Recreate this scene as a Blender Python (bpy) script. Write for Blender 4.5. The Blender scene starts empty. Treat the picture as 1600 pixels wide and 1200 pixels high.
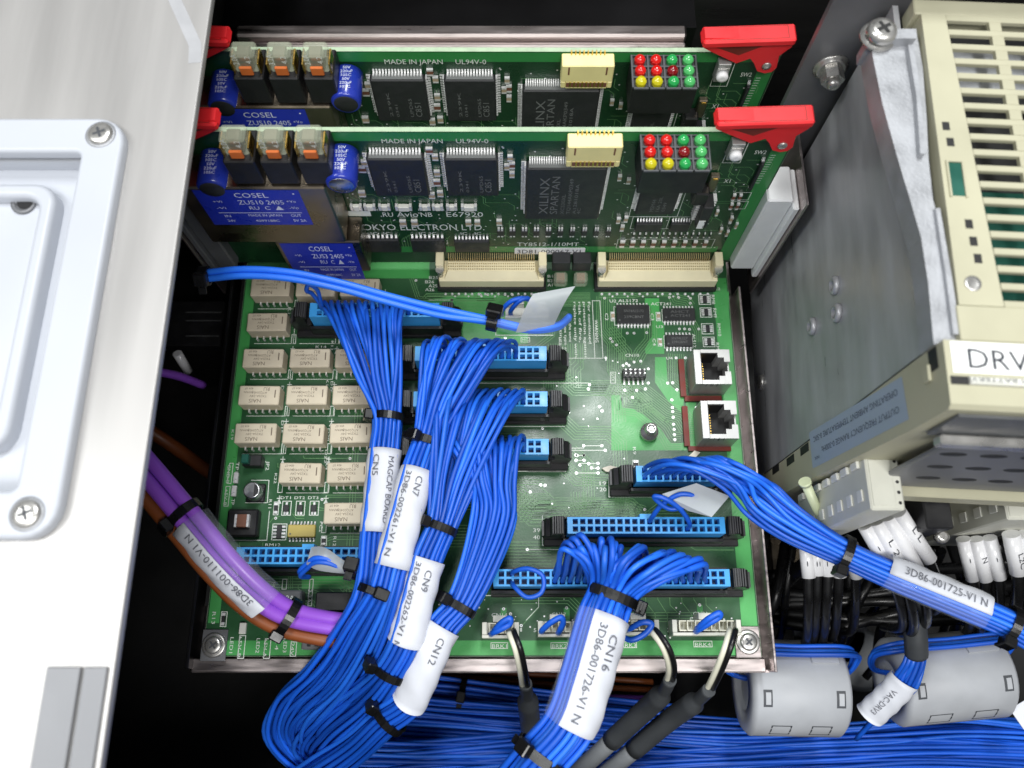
import bpy, math, random
from mathutils import Vector, Matrix

random.seed(7)
sc = bpy.context.scene
COL = sc.collection

# ------------------------------------------------------------------ camera, light, exposure
# All lengths below are millimetres; S turns them into metres.
S = 0.001
TILT = math.radians(18.7)          # the camera hangs 300 mm above the main board, tipped 18.7 deg
FPX, CAMZ = 1300.0, 300.0
cam = bpy.data.objects.new('camera', bpy.data.cameras.new('camera'))
COL.objects.link(cam)
cam.location = (0, 0, CAMZ * S)
cam.rotation_euler = (TILT, 0, 0)
cam.data.sensor_width = 36.0
cam.data.lens = 36.0 * FPX / 1600.0
cam.data.clip_start = 0.01
cam.data.clip_end = 50.0
cam.data.dof.use_dof = True
cam.data.dof.focus_distance = 0.285
cam.data.dof.aperture_fstop = 14.0
sc.camera = cam

world = bpy.data.worlds.new('World')
sc.world = world
world.use_nodes = True
bg = world.node_tree.nodes['Background']
bg.inputs[0].default_value = (0.93, 0.97, 1.0, 1)
bg.inputs[1].default_value = 0.27


def area(name, loc, size, power, col, aim=(0, 0.08, 0)):
    l = bpy.data.lights.new(name, 'AREA')
    l.shape = 'RECTANGLE'
    l.size, l.size_y = size
    l.energy = power
    l.color = col
    o = bpy.data.objects.new(name, l)
    COL.objects.link(o)
    o.location = loc
    d = Vector(aim) - Vector(loc)
    o.rotation_euler = d.to_track_quat('-Z', 'Y').to_euler()
    return o


area('ceiling_lamp_ahead', (0.14, 0.72, 1.75), (0.20, 0.50), 19, (0.98, 1.0, 1.0))
area('ceiling_lamp_left', (-1.05, 0.02, 1.75), (0.5, 0.8), 16, (0.98, 1.0, 1.0))
area('ceiling_lamp_behind', (0.25, -0.75, 1.7), (1.2, 0.4), 27, (1.0, 0.99, 0.97))

sc.view_settings.view_transform = 'Standard'
sc.view_settings.look = 'None'
sc.view_settings.gamma = 1.0
sc.view_settings.use_curve_mapping = False
sc.view_settings.exposure = 0.0

# ------------------------------------------------------------------ sight lines -> points on real planes
CT, ST = math.cos(TILT), math.sin(TILT)


def ray(px, py):
    v = (600 - py) / FPX
    return (px - 800) / FPX, ST + v * CT, -CT + v * ST


def P(px, py, z=0.0):                 # point at height z
    u, ry, rz = ray(px, py)
    D = (CAMZ - z) / -rz
    return Vector((u * D, ry * D, z))


def PY(px, py, y):                    # point on the upright plane y
    u, ry, rz = ray(px, py)
    D = y / ry
    return Vector((u * D, y, CAMZ + rz * D))


def PX(px, py, x):                    # point on the upright plane x
    u, ry, rz = ray(px, py)
    D = x / u
    return Vector((x, ry * D, CAMZ + rz * D))


# ------------------------------------------------------------------ materials
def lin(c):
    return tuple(((q / 255) / 12.92 if q / 255 <= 0.04045 else ((q / 255 + 0.055) / 1.055) ** 2.4) for q in c)


MATS = {}


def mat(name, rgb, rough=0.5, metal=0.0, var=0.12, vs=150.0, bump=0.0, bs=900.0, coat=0.0, trans=0.0, alpha=1.0,
        rvar=0.12, stretch=None, spec=0.5, sss=0.0, orand=0.0):
    m = bpy.data.materials.new(name)
    m.use_nodes = True
    nt = m.node_tree
    N, L = nt.nodes, nt.links
    b = N['Principled BSDF']
    base = lin(rgb)
    tc = N.new('ShaderNodeTexCoord')
    src = tc.outputs['Object']
    if stretch:
        mp = N.new('ShaderNodeMapping')
        mp.inputs['Scale'].default_value = stretch
        L.new(src, mp.inputs['Vector'])
        src = mp.outputs['Vector']
    if var > 0 or rvar > 0:
        n = N.new('ShaderNodeTexNoise')
        n.inputs['Scale'].default_value = vs
        n.inputs['Detail'].default_value = 5
        L.new(src, n.inputs['Vector'])
        r = N.new('ShaderNodeValToRGB')
        r.color_ramp.elements[0].position = 0.32
        r.color_ramp.elements[1].position = 0.68
        r.color_ramp.elements[0].color = tuple(q * (1 - var) for q in base) + (1,)
        r.color_ramp.elements[1].color = tuple(min(1, q * (1 + var)) for q in base) + (1,)
        L.new(n.outputs['Fac'], r.inputs['Fac'])
        col = r.outputs['Color']
        if orand:
            oi = N.new('ShaderNodeObjectInfo')
            m1 = N.new('ShaderNodeMapRange')
            m1.inputs['To Min'].default_value = 1 - orand
            m1.inputs['To Max'].default_value = 1 + orand
            L.new(oi.outputs['Random'], m1.inputs['Value'])
            mx = N.new('ShaderNodeMix')
            mx.data_type = 'RGBA'
            mx.blend_type = 'MULTIPLY'
            mx.inputs['Factor'].default_value = 1.0
            L.new(col, mx.inputs[6])
            L.new(m1.outputs['Result'], mx.inputs[7])
            col = mx.outputs[2]
        L.new(col, b.inputs['Base Color'])
        mr = N.new('ShaderNodeMapRange')
        mr.inputs['From Min'].default_value = 0.3
        mr.inputs['From Max'].default_value = 0.7
        mr.inputs['To Min'].default_value = max(0.03, rough - rvar)
        mr.inputs['To Max'].default_value = min(1, rough + rvar)
        L.new(n.outputs['Fac'], mr.inputs['Value'])
        L.new(mr.outputs['Result'], b.inputs['Roughness'])
    else:
        b.inputs['Base Color'].default_value = base + (1,)
        b.inputs['Roughness'].default_value = rough
    b.inputs['Metallic'].default_value = metal
    b.inputs['Specular IOR Level'].default_value = spec
    if coat:
        b.inputs['Coat Weight'].default_value = coat
        b.inputs['Coat Roughness'].default_value = 0.15
    if trans:
        b.inputs['Transmission Weight'].default_value = trans
    if sss:
        b.inputs['Subsurface Weight'].default_value = sss
        b.inputs['Subsurface Radius'].default_value = (0.003, 0.003, 0.003)
    if alpha < 1:
        b.inputs['Alpha'].default_value = alpha
    if bump:
        bn = N.new('ShaderNodeTexNoise')
        bn.inputs['Scale'].default_value = bs
        bn.inputs['Detail'].default_value = 3
        L.new(src, bn.inputs['Vector'])
        bp = N.new('ShaderNodeBump')
        bp.inputs['Strength'].default_value = bump
        bp.inputs['Distance'].default_value = 0.0003
        L.new(bn.outputs['Fac'], bp.inputs['Height'])
        L.new(bp.outputs['Normal'], b.inputs['Normal'])
    MATS[name] = m
    return m


mat('mask_dark', (44, 88, 54), 0.31, var=0.2, vs=45, bump=0.1, bs=1800)
mat('tape', (166, 167, 170), 0.5, var=0.06)
mat('mask_light', (72, 158, 84), 0.36, var=0.1, vs=60, bump=0.2, bs=1500)
mat('mask_trace', (108, 158, 104), 0.36, var=0.08)
mat('mask_card', (22, 62, 36), 0.36, var=0.2, vs=60, bump=0.2, bs=1500)
mat('mask_card_light', (48, 132, 66), 0.36, var=0.1, vs=60, bump=0.2, bs=1500)
mat('fibre_edge', (168, 190, 160), 0.7, var=0.1, vs=400)
mat('silk', (224, 230, 222), 0.6, var=0.06, vs=500)
mat('solder', (232, 232, 232), 0.32, metal=0.35, var=0.1, vs=700)
mat('pin_dull', (190, 172, 130), 0.4, metal=0.6, var=0.1, vs=500)
mat('gold', (214, 178, 96), 0.3, metal=1.0, var=0.1, vs=500)
mat('copper_red', (112, 40, 30), 0.55, var=0.2, vs=200)
mat('chip', (40, 41, 43), 0.5, var=0.12, vs=300, bump=0.15, bs=4000)
mat('chip_print_sheen', (104, 106, 106), 0.6, var=0.1)  # lettering grey, also the painted sheen on the square chips
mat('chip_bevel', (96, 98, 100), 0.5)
mat('black_plastic', (26, 26, 28), 0.42, var=0.15, vs=200, bump=0.1, bs=3000)
mat('black_grip', (58, 59, 61), 0.5, var=0.12, vs=200)
mat('relay_body', (206, 195, 172), 0.5, var=0.07, vs=120, bump=0.1, bs=2500, orand=0.06)
mat('relay_print', (112, 98, 84), 0.7, var=0.2, vs=900)
mat('cream', (232, 222, 186), 0.45, var=0.05, vs=120)
mat('cream_shade', (206, 190, 146), 0.5, var=0.06)
mat('yellow_conn', (238, 226, 160), 0.42, var=0.05)
mat('blue_plug', (62, 158, 226), 0.4, var=0.08, vs=120)
mat('blue_well', (16, 52, 96), 0.5, var=0.1)
mat('blue_wire', (26, 94, 212), 0.43, var=0.09, vs=60, rvar=0.08, orand=0.24, bump=0.08, bs=250)
mat('blue_wire_b', (20, 84, 196), 0.45, var=0.09, vs=60, rvar=0.08, orand=0.24, bump=0.08, bs=250)
mat('blue_wire_c', (34, 106, 222), 0.41, var=0.09, vs=60, rvar=0.08, orand=0.2, bump=0.08, bs=250)
mat('purple_wire', (146, 82, 204), 0.4, var=0.1, vs=50)
mat('brown_wire', (134, 72, 34), 0.42, var=0.1, vs=50)
mat('white_wire', (222, 220, 200), 0.4, var=0.06)
mat('black_wire', (22, 22, 23), 0.32, var=0.15)
mat('label_paper', (208, 211, 219), 0.5, var=0.07, vs=50, bump=0.45, bs=140)
mat('label_ink', (104, 106, 114), 0.7, var=0.25, vs=800)
mat('clear_film', (225, 232, 240), 0.14, var=0.03, alpha=0.055, bump=0.4, bs=150)
mat('frost_film', (178, 184, 188), 0.4, var=0.08, vs=60, alpha=0.68, bump=0.3, bs=150)
mat('tie', (16, 16, 17), 0.3, var=0.15)
mat('steel', (198, 196, 192), 0.3, metal=0.8, var=0.12, vs=200)
mat('tray', (186, 176, 174), 0.36, metal=1.0, var=0.06, vs=60, stretch=(1, 8, 1), bump=0.05, bs=800)
mat('socket_shell', (176, 176, 174), 0.42, metal=0.6, var=0.08, vs=200)
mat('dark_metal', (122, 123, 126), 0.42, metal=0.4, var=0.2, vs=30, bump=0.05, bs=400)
mat('dark_steel', (58, 58, 60), 0.38, metal=1.0, var=0.2, vs=25)
mat('heatsink', (178, 179, 182), 0.38, metal=0.35, var=0.2, vs=60, bump=0.25, bs=420, rvar=0.12, stretch=(1, .35, 1.6))
mat('cast_alu', (172, 174, 178), 0.5, metal=0.5, var=0.14, vs=120, bump=0.3, bs=1200)
mat('panel_alu', (184, 182, 180), 0.43, metal=0.55, var=0.04, vs=60, bump=0.08, bs=300, rvar=0.07, stretch=(1.6, .12, 1))
mat('panel_paint', (188, 192, 200), 0.42, var=0.04, vs=14, bump=0.06, bs=1500)
mat('enclosure', (64, 63, 63), 0.36, metal=0.7, var=0.1, vs=60, stretch=(.3, 1, 3))
mat('enclosure_black', (12, 12, 13), 0.6, var=0.06, vs=60)
mat('drive_shell', (180, 177, 152), 0.5, var=0.07, vs=40, bump=0.15, bs=2500)
mat('drive_dark', (34, 34, 34), 0.6, var=0.2, vs=60)
mat('drive_board', (18, 84, 70), 0.4, var=0.2, vs=100)
mat('sticker_blue', (158, 172, 188), 0.5, var=0.04)
mat('sticker_ink', (84, 92, 106), 0.7)
mat('label_white', (240, 241, 240), 0.45, var=0.02)
mat('ink_dark', (46, 50, 58), 0.6)
mat('red_plastic', (224, 38, 44), 0.4, var=0.05, vs=80)
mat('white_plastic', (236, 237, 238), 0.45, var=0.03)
mat('led_red', (206, 24, 20), 0.14, var=0.25, vs=500, coat=0.6)
mat('led_dark_red', (126, 6, 18), 0.14, var=0.2, vs=500, coat=0.6)
mat('led_yellow', (196, 186, 24), 0.14, var=0.2, vs=500, coat=0.6)
mat('led_green', (36, 158, 78), 0.14, var=0.2, vs=500, coat=0.6)
mat('led_green_pale', (78, 178, 100), 0.14, var=0.2, vs=500, coat=0.6)
mat('led_frame', (74, 76, 79), 0.6)
mat('cap_blue', (34, 52, 158), 0.3, var=0.08, coat=0.3)
mat('cap_top', (196, 197, 198), 0.3, metal=1.0, var=0.06)
mat('module_blue', (34, 52, 176), 0.35, var=0.05)
mat('module_metal', (150, 138, 122), 0.32, metal=1.0, var=0.15, vs=80)
mat('module_print', (216, 222, 238), 0.5)
mat('fuse_clear', (214, 222, 196), 0.08, var=0.02, alpha=0.26, spec=0.9)
mat('fuse_orange', (206, 108, 48), 0.5)
mat('tan_chip', (176, 158, 132), 0.5)
mat('olive_chip', (190, 172, 96), 0.45, var=0.06)
mat('brown_part', (120, 78, 60), 0.5)
mat('terminal', (204, 204, 192), 0.5, var=0.05, vs=90, bump=0.08, bs=2000)
mat('terminal_light', (226, 226, 218), 0.5, var=0.04)
mat('sleeve', (232, 232, 234), 0.28, var=0.03, coat=0.2)
mat('nylon', (206, 214, 176), 0.35, var=0.04)
mat('ferrite', (170, 173, 178), 0.5, var=0.06, vs=80, bump=0.1, bs=2500)
mat('ferrite_dark', (66, 69, 74), 0.6)
mat('shrink', (62, 65, 68), 0.5, var=0.1, vs=100, bump=0.1, bs=900)
mat('grey_cable', (140, 144, 148), 0.45, var=0.06)
mat('seal', (224, 216, 200), 0.6)


# ------------------------------------------------------------------ mesh building
_txt = {}


def text_geo(s):
    if s in _txt:
        return _txt[s]
    cu = bpy.data.curves.new('t', 'FONT')
    cu.body = s
    cu.size = 1.0
    cu.resolution_u = 2
    o = bpy.data.objects.new('t', cu)
    me = o.to_mesh()
    vs = [tuple(v.co)[:2] for v in me.vertices]
    fs = [tuple(p.vertices) for p in me.polygons]
    o.to_mesh_clear()
    bpy.data.objects.remove(o)
    bpy.data.curves.remove(cu)
    x0 = min([v[0] for v in vs] or [0])
    x1 = max([v[0] for v in vs] or [1])
    _txt[s] = (vs, fs, x0, x1)
    return _txt[s]


class MB:
    def __init__(self, tf=None):
        self.v, self.f, self.m, self.sm = [], [], [], []
        self.tf = tf
        self.mi = 0

    def add(self, vs, fs, smooth=False):
        o = len(self.v)
        if self.tf:
            vs = [self.tf(*p) for p in vs]
        self.v += [tuple(p) for p in vs]
        for f in fs:
            self.f.append(tuple(i + o for i in f))
            self.m.append(self.mi)
            self.sm.append(smooth)
        return self

    def box(self, x0, x1, y0, y1, z0, z1, c=0.0):
        if c <= 0:
            vs = [(x, y, z) for x in (x0, x1) for y in (y0, y1) for z in (z0, z1)]
            fs = [(0, 1, 3, 2), (4, 6, 7, 5), (0, 4, 5, 1), (2, 3, 7, 6), (0, 2, 6, 4), (1, 5, 7, 3)]
            return self.add(vs, fs)
        X, Y, Z = (x0, x1), (y0, y1), (z0, z1)
        vs, ix = [], {}
        for i in (0, 1):
            for j in (0, 1):
                for k in (0, 1):
                    sx, sy, sz = (1, -1)[i], (1, -1)[j], (1, -1)[k]
                    ix[i, j, k, 'x'] = len(vs); vs.append((X[i], Y[j] + sy * c, Z[k] + sz * c))
                    ix[i, j, k, 'y'] = len(vs); vs.append((X[i] + sx * c, Y[j], Z[k] + sz * c))
                    ix[i, j, k, 'z'] = len(vs); vs.append((X[i] + sx * c, Y[j] + sy * c, Z[k]))
        fs = []
        for i in (0, 1):
            q = [ix[i, j, k, 'x'] for j, k in ((0, 0), (0, 1), (1, 1), (1, 0))]
            fs.append(tuple(q if i == 0 else q[::-1]))
            q = [ix[j, i, k, 'y'] for j, k in ((0, 0), (1, 0), (1, 1), (0, 1))]
            fs.append(tuple(q if i == 0 else q[::-1]))
            q = [ix[j, k, i, 'z'] for j, k in ((0, 0), (0, 1), (1, 1), (1, 0))]
            fs.append(tuple(q if i == 0 else q[::-1]))
        for i in (0, 1):
            for j in (0, 1):
                q = [ix[0, i, j, 'y'], ix[1, i, j, 'y'], ix[1, i, j, 'z'], ix[0, i, j, 'z']]
                fs.append(tuple(q if i == j else q[::-1])[::-1])
                q = [ix[i, 0, j, 'x'], ix[i, 1, j, 'x'], ix[i, 1, j, 'z'], ix[i, 0, j, 'z']]
                fs.append(tuple(q if i == j else q[::-1]))
                q = [ix[i, j, 0, 'x'], ix[i, j, 1, 'x'], ix[i, j, 1, 'y'], ix[i, j, 0, 'y']]
                fs.append(tuple(q if i == j else q[::-1])[::-1])
        for i in (0, 1):
            for j in (0, 1):
                for k in (0, 1):
                    q = (ix[i, j, k, 'x'], ix[i, j, k, 'y'], ix[i, j, k, 'z'])
                    fs.append(q if (i + j + k) % 2 == 1 else q[::-1])
        return self.add(vs, fs)

    def prism(self, poly, z0, z1):                 # polygon in x,y (counter-clockwise), extruded along z
        n = len(poly)
        vs = [(x, y, z0) for x, y in poly] + [(x, y, z1) for x, y in poly]
        fs = [tuple(range(n))[::-1], tuple(range(n, 2 * n))]
        fs += [(i, (i + 1) % n, n + (i + 1) % n, n + i) for i in range(n)]
        return self.add(vs, fs)

    def rect(self, x0, x1, y0, y1, z):
        return self.add([(x0, y0, z), (x1, y0, z), (x1, y1, z), (x0, y1, z)], [(0, 1, 2, 3)])

    def frame(self, x0, x1, y0, y1, z, w=0.15):
        self.rect(x0, x1, y0, y0 + w, z); self.rect(x0, x1, y1 - w, y1, z)
        self.rect(x0, x0 + w, y0 + w, y1 - w, z); self.rect(x1 - w, x1, y0 + w, y1 - w, z)
        return self

    def disc(self, x, y, z, r, n=10):
        return self.add([(x + r * math.cos(2 * math.pi * i / n), y + r * math.sin(2 * math.pi * i / n), z) for i in range(n)],
                        [tuple(range(n))])

    def dome(self, x, y, z, r, h, n=8):
        vs = []
        for k, (rr, hh) in enumerate(((1, 0), (0.75, 0.62), (0.3, 0.95))):
            vs += [(x + r * rr * math.cos(2 * math.pi * i / n), y + r * rr * math.sin(2 * math.pi * i / n), z + h * hh) for i in range(n)]
        fs = [(k * n + i, k * n + (i + 1) % n, (k + 1) * n + (i + 1) % n, (k + 1) * n + i) for k in (0, 1) for i in range(n)]
        fs.append(tuple(range(2 * n, 3 * n)))
        return self.add(vs, fs, True)

    def ribbon(self, pts, w, z):
        pts = [Vector((p[0], p[1])) for p in pts]
        n = len(pts)
        L_, R_ = [], []
        for i in range(n):
            a = pts[i] - pts[max(0, i - 1)]
            b = pts[min(n - 1, i + 1)] - pts[i]
            if a.length < 1e-6: a = b
            if b.length < 1e-6: b = a
            a.normalize(); b.normalize()
            t = a + b
            if t.length < 1e-6: t = a
            t.normalize()
            nn = Vector((-t.y, t.x))
            k = w / 2 / max(0.5, t.dot(a))
            L_.append(pts[i] + nn * k); R_.append(pts[i] - nn * k)
        vs = [(p.x, p.y, z) for p in L_] + [(p.x, p.y, z) for p in R_]
        return self.add(vs, [(n + i, n + i + 1, i + 1, i) for i in range(n - 1)])

    def cyl(self, p0, p1, r, r1=None, n=12, caps=True):
        r1 = r if r1 is None else r1
        p0, p1 = Vector(p0), Vector(p1)
        t = (p1 - p0).normalized()
        a = t.orthogonal().normalized()
        b = t.cross(a)
        vs = []
        for p, q in ((p0, r), (p1, r1)):
            vs += [p + (a * math.cos(2 * math.pi * i / n) + b * math.sin(2 * math.pi * i / n)) * q for i in range(n)]
        self.add(vs, [(i, (i + 1) % n, n + (i + 1) % n, n + i) for i in range(n)], True)
        if caps:
            o = len(self.v) - 2 * n
            for f in (tuple(range(n))[::-1], tuple(range(n, 2 * n))):
                self.f.append(tuple(i + o for i in f)); self.m.append(self.mi); self.sm.append(False)
        return self

    def lathe(self, c, prof, n=20, axis='z'):
        vs = []
        for r, h in prof:
            for i in range(n):
                a = 2 * math.pi * i / n
                p = (r * math.cos(a), r * math.sin(a), h)
                if axis == 'y': p = (p[0], -p[2], p[1])       # h runs towards -y
                if axis == 'x': p = (p[2], p[0], p[1])
                vs.append((c[0] + p[0], c[1] + p[1], c[2] + p[2]))
        m = len(prof)
        fs = [(k * n + i, k * n + (i + 1) % n, (k + 1) * n + (i + 1) % n, (k + 1) * n + i) for k in range(m - 1) for i in range(n)]
        self.add(vs, fs, True)
        o = len(self.v) - m * n
        for f in (tuple(range(n))[::-1], tuple(range((m - 1) * n, m * n))):
            self.f.append(tuple(i + o for i in f)); self.m.append(self.mi); self.sm.append(False)
        return self

    def tube(self, pts, r, n=8, caps=True, flat=1.0, up=None):
        pts = [Vector(p) for p in pts]
        m = len(pts)
        rs = r if isinstance(r, (list, tuple)) else [r] * m
        tang = [(pts[min(m - 1, i + 1)] - pts[max(0, i - 1)]).normalized() for i in range(m)]
        a = (Vector(up).cross(tang[0]) if up else tang[0].orthogonal()).normalized()
        vs = []
        for i in range(m):
            a = (a - tang[i] * a.dot(tang[i])).normalized()
            b = tang[i].cross(a)
            for k in range(n):
                q = 2 * math.pi * k / n
                vs.append(pts[i] + (a * math.cos(q) + b * math.sin(q) * flat) * rs[i])
        fs = [(i * n + k, i * n + (k + 1) % n, (i + 1) * n + (k + 1) % n, (i + 1) * n + k) for i in range(m - 1) for k in range(n)]
        self.add(vs, fs, True)
        if caps:
            o = len(self.v) - m * n
            for f in (tuple(range(n))[::-1], tuple(range((m - 1) * n, m * n))):
                self.f.append(tuple(i + o for i in f)); self.m.append(self.mi); self.sm.append(False)
        return self

    def text(self, s, size, o, xd=(1, 0, 0), yd=(0, 1, 0), wide=1.0, center=False, thin=None):
        vs, fs, x0, x1 = text_geo(s)
        o, xd, yd = Vector(o), Vector(xd).normalized(), Vector(yd).normalized()
        k = size / 0.73
        sh = (x0 + x1) / 2 if center else x0
        return self.add([o + xd * ((x - sh) * k * wide) + yd * ((y) * k) for x, y in vs], fs)

    def textfit(self, s, w, h, o, xd=(1, 0, 0), yd=(0, 1, 0)):     # text of width w and capital height h, from its left foot
        vs, fs, x0, x1 = text_geo(s)
        k = h / 0.73
        return self.text(s, h, o, xd, yd, wide=w / max(1e-6, (x1 - x0) * k))

    def mesh(self, name, mats, org):
        me = bpy.data.meshes.new(name)
        me.from_pydata([((x - org[0]) * S, (y - org[1]) * S, (z - org[2]) * S) for x, y, z in self.v], [], self.f)
        for q in mats if isinstance(mats, (list, tuple)) else [mats]:
            me.materials.append(MATS[q])
        me.polygons.foreach_set('material_index', self.m)
        me.polygons.foreach_set('use_smooth', self.sm)
        me.update()
        return me

    def build(self, name, mats, parent=None, org=None, **props):
        if org is None:
            xs, ys, zs = zip(*self.v)
            org = ((min(xs) + max(xs)) / 2, (min(ys) + max(ys)) / 2, min(zs))
        return put(self.mesh(name, mats, org), name, org, parent, **props)


ORG = {}


def put(me, name, org, parent=None, rot=None, **props):
    o = bpy.data.objects.new(name, me)
    COL.objects.link(o)
    base = (0, 0, 0)
    if parent:
        o.parent = parent
        base = ORG[parent.name]
    ORG[o.name] = tuple(org)
    o.location = [(org[i] - base[i]) * S for i in range(3)]
    if rot:
        o.rotation_euler = rot
    for k, q in props.items():
        o[k] = q
    return o


def thing(name, label, category, org, group=None):
    o = put(None, name, org)
    o.empty_display_size = 0.01
    o['label'], o['category'] = label, category
    if group:
        o['group'] = group
    return o


def copy_tree(o, dloc, parent=None):
    c = o.copy()
    COL.objects.link(c)
    if parent:
        c.parent = parent
    else:
        c.location = [c.location[i] + dloc[i] * S for i in range(3)]
    for ch in list(o.children):
        copy_tree(ch, dloc, c)
    return c


def catmull(pts, n=8):
    pts = [Vector(p) for p in pts]
    q = [pts[0] * 2 - pts[1]] + pts + [pts[-1] * 2 - pts[-2]]
    out = []
    for i in range(1, len(q) - 2):
        p0, p1, p2, p3 = q[i - 1], q[i], q[i + 1], q[i + 2]
        def tj(a, b): return max(1e-4, (b - a).length ** 0.5)
        t1 = tj(p0, p1); t2 = t1 + tj(p1, p2); t3 = t2 + tj(p2, p3)
        for k in range(n):
            t = t1 + (t2 - t1) * k / n
            A1 = p0 * ((t1 - t) / t1) + p1 * (t / t1)
            A2 = p1 * ((t2 - t) / (t2 - t1)) + p2 * ((t - t1) / (t2 - t1))
            A3 = p2 * ((t3 - t) / (t3 - t2)) + p3 * ((t - t2) / (t3 - t2))
            B1 = A1 * ((t2 - t) / t2) + A2 * (t / t2)
            B2 = A2 * ((t3 - t) / (t3 - t1)) + A3 * ((t - t1) / (t3 - t1))
            out.append(B1 * ((t2 - t) / (t2 - t1)) + B2 * ((t - t1) / (t2 - t1)))
    out.append(pts[-1])
    return out

# ================================================================== the setting: inside of the cabinet
def struct(name, mb, m, parent=None):
    o = mb.build(name, m, parent)
    if not parent:
        o['kind'] = 'structure'
    return o


struct('floor', MB().box(-320, 420, -260, 260, -152, -150), 'enclosure_black')
wall = struct('back_wall', MB().box(-320, 420, 236, 240, -150, 150), 'enclosure')
struct('left_wall', MB().box(-262, -260, -260, 236, -150, 110), 'enclosure_black')
struct('front_shade_wall', MB().box(-260, 420, -76, -74, -150, 44), 'enclosure_black')  # unseen wall, set close and sized to keep the rear lamp off the wire trunk
struct('right_wall', MB().box(420, 422, -260, 240, -150, 200), 'enclosure')
# bright folded rails along the back, behind the cards
z1 = PY(760, 52, 212).z
rl = thing('rack_rail', 'folded steel rail running along the dark back wall behind the cards', 'rail', (0, 212, z1 - 12))
MB().box(-98, 62, 211, 216, z1 - 12, z1, 0.8).build('rail_body', 'tray', rl)
MB().box(-94, 62, 208.6, 210.8, z1 - 16, z1 - 2.6, 0.6).build('rail_lip', 'tray', rl)
MB().box(-104, 66, 216.2, 235, z1 - 14, z1 - 2).build('rail_shelf', 'dark_steel', rl)


bs = MB()
for k in range(9):
    bs.box(-60 + 14 * k, -52 + 14 * k, 235.4, 235.95, 96, 97.2)
bs.build('wall_slots', 'enclosure_black', wall)
MB().box(-240, 90, 226, 235.9, 112, 114, .3).build('wall_ledge', 'dark_steel', wall)

# ------------------------------------------------------------------ bright cover panel, lower left to top left
def rrect(x0, x1, y0, y1, r, n=5):
    out = []
    for cx, cy, a0 in ((x1 - r, y1 - r, 0), (x0 + r, y1 - r, 90), (x0 + r, y0 + r, 180), (x1 - r, y0 + r, 270)):
        for k in range(n + 1):
            a = math.radians(a0 + 90 * k / n)
            out.append((cx + r * math.cos(a), cy + r * math.sin(a)))
    return out


def ring_slab(mb, outer, inner, z0, z1, b=0.8):
    """slab with a hole; outer and inner have the same count, both counter-clockwise; rims rounded by b"""
    n = len(outer)
    oc = Vector((sum(p[0] for p in outer) / n, sum(p[1] for p in outer) / n))
    def inset(pl, d):
        res = []
        for i in range(n):
            p0, p1, p2 = Vector(pl[i - 1]), Vector(pl[i]), Vector(pl[(i + 1) % n])
            t = (p2 - p0).normalized()
            res.append((p1.x - t.y * d, p1.y + t.x * d))
        return res
    oi, ii = inset(outer, b), inset(inner, -b)
    loops = [(outer, z0), (outer, z1 - b), (inset(outer, b * .3), z1 - b * .3), (oi, z1), (ii, z1), (inset(inner, -b * .3), z1 - b * .3), (inner, z1 - b), (inner, z0)]
    vs = [(p[0], p[1], z) for lp, z in loops for p in lp]
    fs = [(k * n + i, k * n + (i + 1) % n, (k + 1) * n + (i + 1) % n, (k + 1) * n + i) for k in range(len(loops) - 1) for i in range(n)]
    mb.add(vs, [f for i, f in enumerate(fs) if i // n != 3], True)
    o = len(mb.v) - len(vs)
    for f in fs[3 * n:4 * n]:
        mb.f.append(tuple(q + o for q in f)); mb.m.append(mb.mi); mb.sm.append(False)


ZP = 115.0
xe = P(238, 640, ZP).x
pn = thing('cover_panel', 'bright aluminium cover panel with a recessed white pull plate, left edge of the photo', 'panel', (xe - 60, 60, ZP - 2))
rx1 = P(195, 208, ZP + 3).x
ry1 = P(150, 184, ZP + 3).y
ry0 = P(60, 842, ZP + 3).y
ox0 = rx1 - 150
ix1 = P(125, 245, ZP + 3).x
iy1 = P(60, 237, ZP + 3).y
iy0 = P(10, 766, ZP + 3).y
# the sheet is cut out behind the plate: an upper, a lower, a right piece share one mesh
sh = MB()
ring_slab(sh, rrect(-330, xe, -140, 262, 1.0), rrect(ox0 + 12, ix1 + 2, iy0 - 2, iy1 + 2, 2), ZP - 2, ZP, 0.35)
sh.build('sheet', 'panel_alu', pn)
pl = MB()
ring_slab(pl, rrect(ox0, rx1, ry0, ry1, 7.5), rrect(ox0 + 14, ix1, iy0, iy1, 1.6), ZP + 0.1, ZP + 3.2, 1.0)
plate = pl.build('pull_plate', 'panel_paint', pn)
rc = MB()
rc.box(ox0 + 13, ix1 + 1, iy0 - 1, iy1 + 1, ZP - 8, ZP - 6)
ring_slab(rc, rrect(ox0 + 8, ix1 + 6, iy0 - 6, iy1 + 6, 2), rrect(ox0 + 13, ix1 + .4, iy0 - .4, iy1 + .4, 1.6), ZP - 5.98, ZP - 2.05, .2)
rc.build('recess_floor', 'panel_paint', plate)
pd = MB()
px1 = P(88, 300, ZP - 1).x
ring_slab(pd, rrect(px1 - 110, px1, iy0 + 10, iy1 - 6.5, 6), rrect(px1 - 106, px1 - 4, iy0 + 14, iy1 - 10.5, 4), ZP - 6, ZP - 1, 1.4)
pd.build('handle_rim', 'panel_paint', plate)
MB().prism(rrect(px1 - 105.9, px1 - 4.1, iy0 + 14.1, iy1 - 10.6, 4), ZP - 5.9, ZP - 4.6).build('handle_paddle', 'panel_paint', plate)
hc = P(38, 318, ZP - 4.5)
hb = MB(); hb.lathe((hc.x, hc.y, ZP - 4.58), [(3.2, 0), (3.2, 0.7), (2.2, 0.75), (2.2, 0.1)], 20)
hb.build('keyhole_bush', 'dark_metal', plate)
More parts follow.
